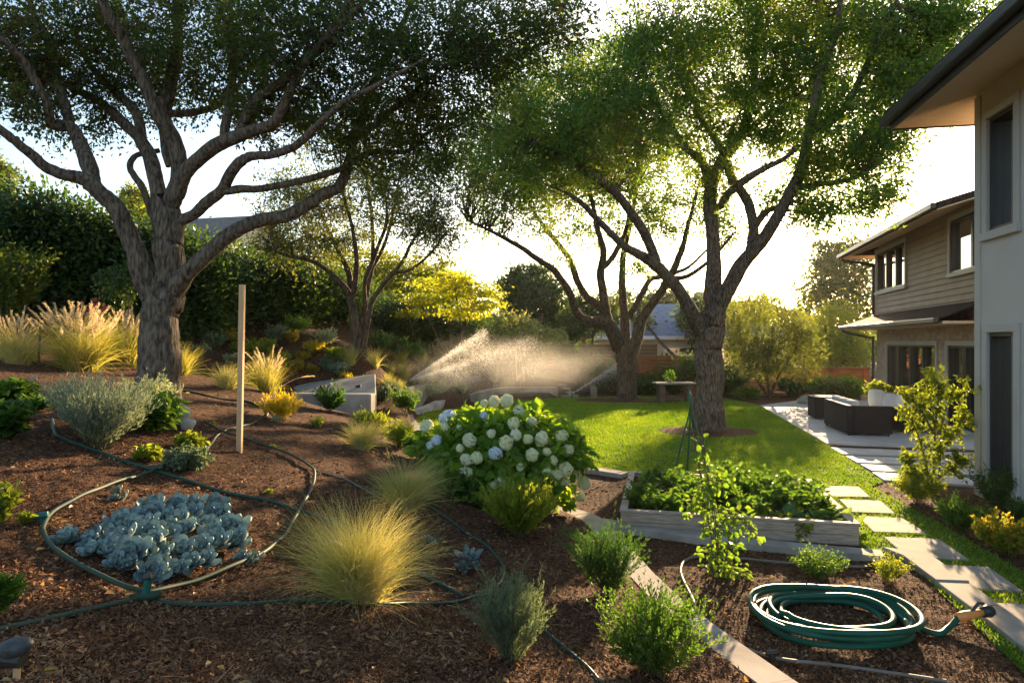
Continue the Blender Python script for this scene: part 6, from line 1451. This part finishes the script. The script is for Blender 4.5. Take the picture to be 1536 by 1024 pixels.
where = ["at the left front corner", "left side, middle", "left side towards the back", "back row left", "second row behind the left front", "front, one step in from the left", "left front edge, lower", "back row centre-left", "in the very centre", "front, left of the bean vine", "front centre", "centre right, behind", "back row centre", "right of centre", "back row, right of centre", "front, right of centre", "front, near the right corner", "right side, middle", "right side towards the back", "right back corner", "front edge under the bean vine", "touching the right front corner", "just behind the front row, left", "small one in the front row behind the vine", "between the two front cabbages, one row back", "tall one towards the right back", "right edge, near the back", "right edge, middle", "front edge, right half", "tall one at the centre back", "back edge, left half", "bushy one in the middle, nearer the front", "bushy one in the middle, right side", "bushy one behind the front cabbages", "bushy one at the middle right", "bushy one by the right edge near the front", "bushy one before the back row, right", "bushy one at the front, right of the vine", "tiny one behind the right front cabbage"]
for (a, b, k), wh in zip(VEG, where):
    p = bedp(a, b); lab, m = VL[k]; lab = {'u': "upright bushy vegetable", 's': "small leafy vegetable", 'c': "broad-leaved cabbage-like vegetable"}[k]+" in the raised bed, "+wh
    if k == 'u': shrub(lab, 0, 0, 1024/p[1]*.34*rng.uniform(.6, 1.25), 1024/p[1]*.22, m, stems=17, per=28, ll=.08, wr=.62, ang=.9, six=True, base=p, name='vegetable_plant', cat='vegetable', group='vegetables in the raised bed')
    elif k == 's': shrub(lab, 0, 0, 1024/p[1]*.2, 1024/p[1]*.2, m, stems=18, per=26, ll=.075, wr=.6, ang=.9, six=True, base=p, name='vegetable_plant', cat='vegetable', group='vegetables in the raised bed')
    else: shrub(lab, 0, 0, 1024/p[1]*.16, 1024/p[1]*.24, m, stems=18, per=6, ll=.19, wr=.75, ang=.8, t0=.5, droop=.8, six=True, base=p, name='vegetable_plant', cat='vegetable', group='vegetables in the raised bed')
# climbing bean in front of the bed
def bean():
    b = F0(1080, 862); t = thing('bean_vine', "climbing bean vine on thin canes in front of the raised bed", 'climbing plant', b); d = b.y
    cn = [MB() for _ in range(2)]
    cn[0].tube([W(1082, 868, d), W(1052, 640, d+.15)], .007, 6); cn[1].tube([W(1078, 868, d+.1), W(1040, 650, d+.25)], .007, 6)
    for c in cn: c.build('cane', M['twig'], t)
    a = Acc(); P, A = [], []
    lines = [[(1080, 866), (1078, 830), (1075, 790), (1066, 740), (1058, 700), (1050, 655)], [(1084, 866), (1090, 830), (1094, 800), (1090, 770)], [(1072, 866), (1066, 840), (1070, 800), (1062, 760), (1048, 720)], [(1078, 790), (1098, 772), (1118, 785), (1130, 798)], [(1070, 760), (1048, 752), (1030, 760)], [(1064, 730), (1085, 720), (1100, 735)], [(1088, 866), (1102, 850), (1108, 862)]]
    for l in lines:
        c = catmull([tuple(W(x, y, d+rng.normal(0, .05))) for x, y in l], 10); a.add(*tube_np(c, np.linspace(.007, .003, len(c)), 5))
        m = 18*len(l); i = rng.integers(2, len(c), m); dv = unit(rng.normal(size=(m, 3))); st = rng.uniform(.03, .12, m)[:, None]; q = c[i]+dv*st
        for s, e in zip(c[i], q): a.add(*tube_np([s, (s+e)/2+np.array([0, 0, .01]), e], .0018, 3))
        P.append(q); A.append(unit(dv+rng.normal(size=(m, 3))*.4-np.array([0, 0, .5])))
    P = np.concatenate(P); A = np.concatenate(A); a.build('stems', M['stem'], t)
    V, F = leaves6(P, A, .066*rng.uniform(.5, 1.3, len(P)), .68, nrm=np.tile([0, -.5, .8], (len(P), 1))); part('foliage', V, F, leaf_mat('bean_leaves', [(.05, .11, .012), (.08, .15, .018), (.13, .19, .03)], .52), t)
bean()
# green cane tripod with valve in the lawn behind the bed
def tripod():
    b = F0(1040, 716); d = b.y; t = thing('cane_tripod', "tall dark green tripod of canes with netting behind the raised bed", 'tripod', b)
    top = W(1036, 612, d)
    mt = solid_mat('green_metal', [(.015, .06, .035), (.02, .09, .05)], 6, .5, .4)
    for x, dd in ((1012, .1), (1066, 0), (1042, .45)):
        f = W(x, 712, d); f.z = .0; f.y += dd; mb = MB(); mb.tube([f, top+Vector((0, 0, .0))], .016, 8); mb.build('leg', mt, t)
    mb = MB(); mb.tube([top-Vector((0, 0, .1)), top+Vector((0, 0, .1)), top+Vector((-.03, 0, .26))], [.032, .026, .02], 10); mb.build('head', mt, t, smooth=True)
    mb = MB(); mb.tube([top+Vector((-.02, 0, .25)), top+Vector((-.05, 0, .29)), top+Vector((.02, 0, .18))], .014, 8); mb.build('handle', M['gutter'], t)
    mb = MB()
    for k in (.35, .65):
        q = [W(x, 712, d)*(1-k)+top*k for x in (1012, 1066)]; q.append(q[0]+Vector((.1, .3, 0)))
        mb.tube([q[0], q[1]], .006, 5); mb.tube([q[1], q[2]], .006, 5); mb.tube([q[2], q[0]], .006, 5)
    mb.build('brace', mt, t)
tripod()

# ================================================================== PATIO FURNITURE
M['wicker'] = None
def wicker():
    m, nt, out = newmat('wicker'); tc = N(nt, "ShaderNodeTexCoord"); wv = N(nt, "ShaderNodeTexWave", wave_type='BANDS', bands_direction='Z'); wv.inputs["Scale"].default_value = 14; wv.inputs["Distortion"].default_value = 1.5; wv.inputs["Detail"].default_value = 2
    nt.links.new(tc.outputs["Object"], wv.inputs["Vector"]); col = ramp(nt, wv.outputs[0], [(.2, (.008, .009, .012)), (.8, (.026, .028, .034))])
    p = N(nt, "ShaderNodeBsdfPrincipled"); p.inputs["Roughness"].default_value = .75; p.inputs["Specular IOR Level"].default_value = .12; nt.links.new(col, p.inputs["Base Color"])
    b = N(nt, "ShaderNodeBump"); b.inputs["Strength"].default_value = .7; b.inputs["Distance"].default_value = .01; nt.links.new(wv.outputs[0], b.inputs["Height"]); nt.links.new(b.outputs[0], p.inputs["Normal"]); nt.links.new(p.outputs[0], out.inputs[0]); return m
M['wicker'] = wicker()
M['cushion'] = solid_mat('cushion', [(.40, .39, .40), (.47, .46, .47)], 5, .95, .1, .3, 60)
M['pillow'] = solid_mat('pillow', [(.55, .52, .47), (.62, .59, .54)], 5, .95, .1, .3, 60)
def cushion(par, name, o, u, v, w, mat):
    mb = MB(); mb.box(o, u, v, w); ob = mb.build(name, mat, par, smooth=True); m = min(np.linalg.norm(np.array(a)) for a in (u, v, w))
    bv = ob.modifiers.new('b', 'BEVEL'); bv.width = m*.34; bv.segments = 4; return ob
def pillow(par, c, r, tilt, mat):
    bm = bmesh.new(); bmesh.ops.create_uvsphere(bm, u_segments=20, v_segments=12, radius=1)
    for v in bm.verts:
        x, y, z = v.co; sq = lambda q: math.copysign(abs(q)**.55, q); v.co = Vector((sq(x)*r[0], y*r[1], sq(z)*r[2]))
    bmesh.ops.rotate(bm, verts=bm.verts, matrix=Matrix.Rotation(tilt[0], 3, 'X') @ Matrix.Rotation(tilt[1], 3, 'Y')); bmesh.ops.rotate(bm, verts=bm.verts, matrix=Matrix.Rotation(tilt[2], 3, 'Z'))
    me = bpy.data.meshes.new('pillow'); bm.to_mesh(me); bm.free(); me.polygons.foreach_set("use_smooth", np.ones(len(me.polygons), dtype=bool)); return link('pillow', me, mat, par, Vector(c)-Vector(par.location))
# sofa: long back towards the lawn, short back towards the camera
z0 = .036
c0 = np.array(F0(1271, 653, z0)); c1 = np.array(F0(1236, 637.5, z0)); c2 = np.array(F0(1327, 653, z0))
us = unit(c1-c0); ls = np.linalg.norm(c1-c0); vs_ = np.array([us[1], -us[0], 0]); 
if vs_[0] < 0: vs_ = -vs_
wsf = .92; Z = np.array([0, 0, 1.])
t = thing('patio_sofa', "dark wicker sofa with grey cushions, its back towards the lawn", 'sofa', c0)
sh = .66
mb = MB(); mb.box(c0+Z*.05, us*ls*.5-us*.004, vs_*.14, Z*(sh-.05)); mb.box(c0+us*ls*.5+Z*.05, us*ls*.5, vs_*.14, Z*(sh-.05)); mb.build('backrest', M['wicker'], t, bevel=.015)
mb = MB(); mb.box(c0+vs_*.143+Z*.05, us*.14, vs_*(wsf-.14), Z*(sh-.06)); mb.build('armrest', M['wicker'], t, bevel=.015)
mb = MB(); mb.box(c0+us*.143+vs_*.143+Z*.05, us*(ls-.15), vs_*(wsf-.2), Z*.24); mb.build('seat_base', M['wicker'], t, bevel=.015)
n = 3; l1 = (ls-.16)/n
for i in range(n):
    cushion(t, 'seat_cushion', c0+us*(.15+i*l1+.005)+vs_*.16+Z*.295, us*(l1-.01), vs_*(wsf-.22), Z*.14, M['cushion'])
    cushion(t, 'back_cushion', c0+us*(.15+i*l1+.01)+vs_*.155+Z*.44, us*(l1-.02), vs_*.17, Z*.31, M['cushion'])
for u_, v_ in ((.03, .03), (ls-.09, .03), (.03, wsf-.1), (ls-.09, wsf-.1)):
    mb = MB(); mb.box(c0+us*u_+vs_*v_, us*.05, vs_*.05, Z*.05); mb.build('leg', M['black_metal'], t)
q = np.array(F0(1222, 628.5, z0)); t = thing('storage_box', "dark lidded storage box at the far end of the sofa", 'box', q)
mb = MB(); mb.box(q+Z*.03, us*.75, vs_*.62, Z*.52); mb.build('body', M['wicker'], t, bevel=.012)
mb = MB(); mb.box(q-us*.01-vs_*.01+Z*.553, us*.77, vs_*.64, Z*.04); mb.build('lid', M['wicker'], t, bevel=.012)
# armchair facing left
q = np.array(F0(1330, 648, z0)); t = thing('patio_armchair', "dark wicker armchair with pale round cushions behind the leafy shrub", 'armchair', q)
u2 = np.array([math.cos(.10), -math.sin(.10), 0]); v2 = np.array([math.sin(.10), math.cos(.10), 0])
mb = MB(); mb.box(q+Z*.05, u2*.85, v2*.14, Z*.52); mb.build('armrest', M['wicker'], t, bevel=.015)
mb = MB(); mb.box(q+v2*.9+Z*.05, u2*.85, v2*.14, Z*.52); mb.build('armrest', M['wicker'], t, bevel=.015)
mb = MB(); mb.box(q+v2*.143+Z*.05, u2*.72, v2*.754, Z*.25); mb.build('seat_base', M['wicker'], t, bevel=.015)
mb = MB(); mb.box(q+u2*.723+v2*.143+Z*.05, u2*.127, v2*.754, Z*.75); mb.build('backrest', M['wicker'], t, bevel=.015)
cushion(t, 'seat_cushion', q+v2*.15+Z*.305, u2*.58, v2*.74, Z*.15, M['cushion'])
pillow(t, q+u2*.10+v2*.75+Z*.68, (.24, .10, .25), (-.2, .1, .3), M['pillow']); pillow(t, q+u2*.38+v2*.6+Z*.64, (.22, .10, .2), (-.3, .2, -.5), M['cushion']); pillow(t, q+u2*.58+v2*.42+Z*.64, (.2, .09, .19), (-.25, .1, -.9), M['pillow'])
# coffee table with flower bowl
q = np.array(F0(1316, 630, z0)); t = thing('coffee_table', "low dark table between the sofa and the armchair", 'table', q)
mb = MB(); mb.box(q+Z*.40, u2*.8, v2*.6, Z*.04); mb.build('table_top', M['wicker'], t, bevel=.01)
for a, b in ((.04, .04), (.7, .04), (.04, .5), (.7, .5)):
    mb = MB(); mb.box(q+u2*a+v2*b, u2*.05, v2*.05, Z*.4); mb.build('leg', M['black_metal'], t)
pc = q+u2*.15+v2*.2+Z*.44; t = thing('flower_bowl', "bowl of green and white flowers on the low table", 'flower bowl', pc)
mb = MB(); mb.tube([pc+Z*.001, pc+Z*.06, pc+Z*.15], [.09, .13, .15], 18); mb.build('bowl', M['black_metal'], t, smooth=True)
p, o, k = lump_points(500, 14, (.27, .27, .2), csz=.25); p = p[p[:, 2] > -.16]; V, F = leaves6(p+pc+Z*.30, unit(p+rng.normal(0, .2, p.shape)), .10, .6); part('foliage', V, F, S_LIME, t)
p, o, k = lump_points(260, 6, (.24, .24, .18), csz=.12, shell=.9); p = p[p[:, 2] > -.1]; V, F = leaves(p*1.05+pc+Z*.31, unit(p), .06, .9); part('blossoms', V, F, S_PALE, t)
# low masonry bench by the house corner
q = F0(1291, 601); t = thing('stone_bench', "pale stone bench with a block on top beside the brick corner", 'bench', q)
w = q.y/1024
mb = MB(); mb.box((q.x, q.y, 0), (24*w, -.1, 0), (.1, .5, 0), (0, 0, .32)); mb.build('base', M['stone'], t, bevel=.015)
mb = MB(); mb.box((q.x-.05, q.y-.03, .322), (25*w, -.1, 0), (.1, .55, 0), (0, 0, .1)); mb.build('slab', M['pale_concrete'], t, bevel=.015)
mb = MB(); mb.box((q.x+12*w, q.y+.1, .424), (11*w, -.05, 0), (.05, .3, 0), (0, 0, .2)); mb.build('block', M['stone'], t, bevel=.015)
# stone table on the far lawn
q = F0(986, 604); w = q.y/1024; t = thing('stone_table', "pale-topped outdoor table with wooden legs on the far lawn", 'table', q)
mb = MB(); mb.box((q.x-2*w, q.y-.05, .62), (60*w, 0, 0), (0, .75, 0), (0, 0, .07)); mb.build('table_top', M['pale_concrete'], t, bevel=.012)
for a in (4, 46):
    mb = MB(); mb.box((q.x+a*w, q.y+.08, 0), (9*w, 0, 0), (0, .5, 0), (0, 0, .62)); mb.build('leg', M['tan_wood'], t, bevel=.01)
mb = MB(); mb.box((q.x+4*w+.2, q.y+.25, .12), (42*w-.2, 0, 0), (0, .1, 0), (0, 0, .08)); mb.build('stretcher', M['tan_wood'], t)
pc = np.array([q.x+22*w, q.y+.3, .692]); t = thing('potted_plant', "little potted plant on the pale-topped table", 'plant', pc)
mb = MB(); mb.tube([pc, pc+Z*.08], [.05, .07], 12); mb.build('pot', M['stone'], t)
p, o, k = lump_points(120, 8, (.14, .14, .16), csz=.3); V, F = leaves6(p+pc+Z*.2, unit(p+Z*.1), .10, .5); part('foliage', V, F, S_GREEN, t)
# ================================================================== WATER SPRAY
def vol_mat(name, dens, col, aniso):
    m, nt, out = newmat(name); v = N(nt, "ShaderNodeVolumePrincipled"); v.inputs["Density"].default_value = dens; v.inputs["Color"].default_value = c4(col); v.inputs["Anisotropy"].default_value = aniso
    nt.links.new(v.outputs[0], out.inputs[1]); return m
def blob_mesh(c, rad, seed, sub=4):
    bm = bmesh.new(); bmesh.ops.create_icosphere(bm, subdivisions=sub, radius=1); r = np.random.default_rng(seed); f = r.normal(size=(5, 3))*2.2; ph = r.uniform(0, 6, 5)
    V = np.array([v.co[:] for v in bm.verts]); F = np.array([[v.index for v in x.verts] for x in bm.faces]); bm.free()
    s = 1+sum(np.sin(V@f[i]+ph[i]) for i in range(5))*.06
    return V*s[:, None]*np.array(rad)+np.array(c), F
def mist(label, c, rad, dens, nscale, mname):
    m, nt, out = newmat(mname)
    tc = N(nt, "ShaderNodeTexCoord"); mp = N(nt, "ShaderNodeMapping"); mp.inputs["Location"].default_value = tuple(-x/r for x, r in zip(c, rad)); mp.inputs["Scale"].default_value = tuple(1/r for r in rad)
    nt.links.new(tc.outputs["Object"], mp.inputs[0])
    ln = N(nt, "ShaderNodeVectorMath", operation='LENGTH'); nt.links.new(mp.outputs[0], ln.inputs[0])
    mr = N(nt, "ShaderNodeMapRange", interpolation_type='SMOOTHSTEP'); mr.inputs[1].default_value = 1.0; mr.inputs[2].default_value = .1; mr.inputs[3].default_value = 0; mr.inputs[4].default_value = 1
    nt.links.new(ln.outputs["Value"], mr.inputs[0])
    no = N(nt, "ShaderNodeTexNoise"); no.inputs["Scale"].default_value = nscale; no.inputs["Detail"].default_value = 3; nt.links.new(tc.outputs["Object"], no.inputs["Vector"])
    r2 = N(nt, "ShaderNodeMapRange"); r2.inputs[1].default_value = .32; r2.inputs[2].default_value = .7; r2.inputs[3].default_value = .25; r2.inputs[4].default_value = 1.5; nt.links.new(no.outputs[0], r2.inputs[0])
    mu = N(nt, "ShaderNodeMath", operation='MULTIPLY'); nt.links.new(mr.outputs[0], mu.inputs[0]); nt.links.new(r2.outputs[0], mu.inputs[1])
    m2 = N(nt, "ShaderNodeMath", operation='MULTIPLY'); nt.links.new(mu.outputs[0], m2.inputs[0]); m2.inputs[1].default_value = dens
    v = N(nt, "ShaderNodeVolumePrincipled"); v.inputs["Color"].default_value = (1, .97, .92, 1); v.inputs["Anisotropy"].default_value = .7
    nt.links.new(m2.outputs[0], v.inputs["Density"]); nt.links.new(v.outputs[0], out.inputs[1])
    V, F = blob_mesh(c, rad, 1, 3); V = np.array(c)+(V-np.array(c))*1.0
    tag(part('water_mist', V, F, m), label, None, None, 'stuff')
mist("warm drifting mist over the terraces", W(735, 560, 22.5), (4.2, 2.4, 1.5), .075, .9, 'mist')
mist("dense mist round the sprinkler", W(650, 572, 20.6), (1.8, 1.3, .9), .12, 1.3, 'mist_dense')
mist("thin mist by the steps", W(850, 560, 24.8), (2.6, 1.3, 1.4), .06, .9, 'mist_thin')
# droplets: jets and falling fan
def spray(label, src, tgt, n, spread, fall, mat):
    src = np.array(src); tgt = np.array(tgt); t = rng.uniform(0, 1, n)**.8; d = tgt-src; L = np.linalg.norm(d)
    p = src+d*t[:, None]+rng.normal(0, 1, (n, 3))*(spread*t**1.2)[:, None]*L
    dz = rng.exponential(fall, n)*t*(rng.uniform(0, 1, n) < .55); p += rng.normal(0, .05, (n, 3))*t[:, None]*L*.5; p[:, 2] -= dz; p[:, 0] += dz*.25
    k = p[:, 2] > ground(p[:, 0], p[:, 1]); p = p[k]; t = t[k]; dz = dz[k]
    ax = unit(unit(d)[None]*np.exp(-dz*4)[:, None]+np.array([.15, 0, -1])*(1-np.exp(-dz*4))[:, None]+rng.normal(0, .06, (len(p), 3)))
    V, F = leaves(p, ax, rng.uniform(.02, .09, len(p))*rng.uniform(.4, 1, len(p)), .09)
    return tag(part('water_spray', V, F, mat), label, 'water spray', None, 'stuff')
WM = leaf_mat('water', [(.8, .8, .8), (.9, .9, .88)], .75, tcol=(1, .97, .9), rough=.2)
spray("bright jet and falling drops from the slope sprinkler", sp+Vector((0, 0, .28)), W(728, 498, 21.5), 8000, .016, .45, WM)
spray("wide curtain of falling drops from the slope sprinkler", sp+Vector((0, 0, .28)), W(800, 512, 23.2), 9000, .03, .6, WM)
spray("low near jet from the slope sprinkler", sp+Vector((0, 0, .28)), W(700, 545, 20.5), 3000, .02, .3, WM)
spray("streak of drops standing in for a sunbeam through the mist by the steps", beam_src+Vector((0, 0, .2)), W(930, 545, 24.8), 3000, .016, .2, WM)  # light shaft in the mist, imitated by a streak of drops
# ================================================================== AIR
def haze():
    m = vol_mat('haze', .00016, (1, .96, .90), .55)
    mb = MB(); mb.box((-140, -30, -1.2), (280, 0, 0), (0, 175, 0), (0, 0, 34))
    tag(mb.build('haze', m), kind='stuff')
haze()
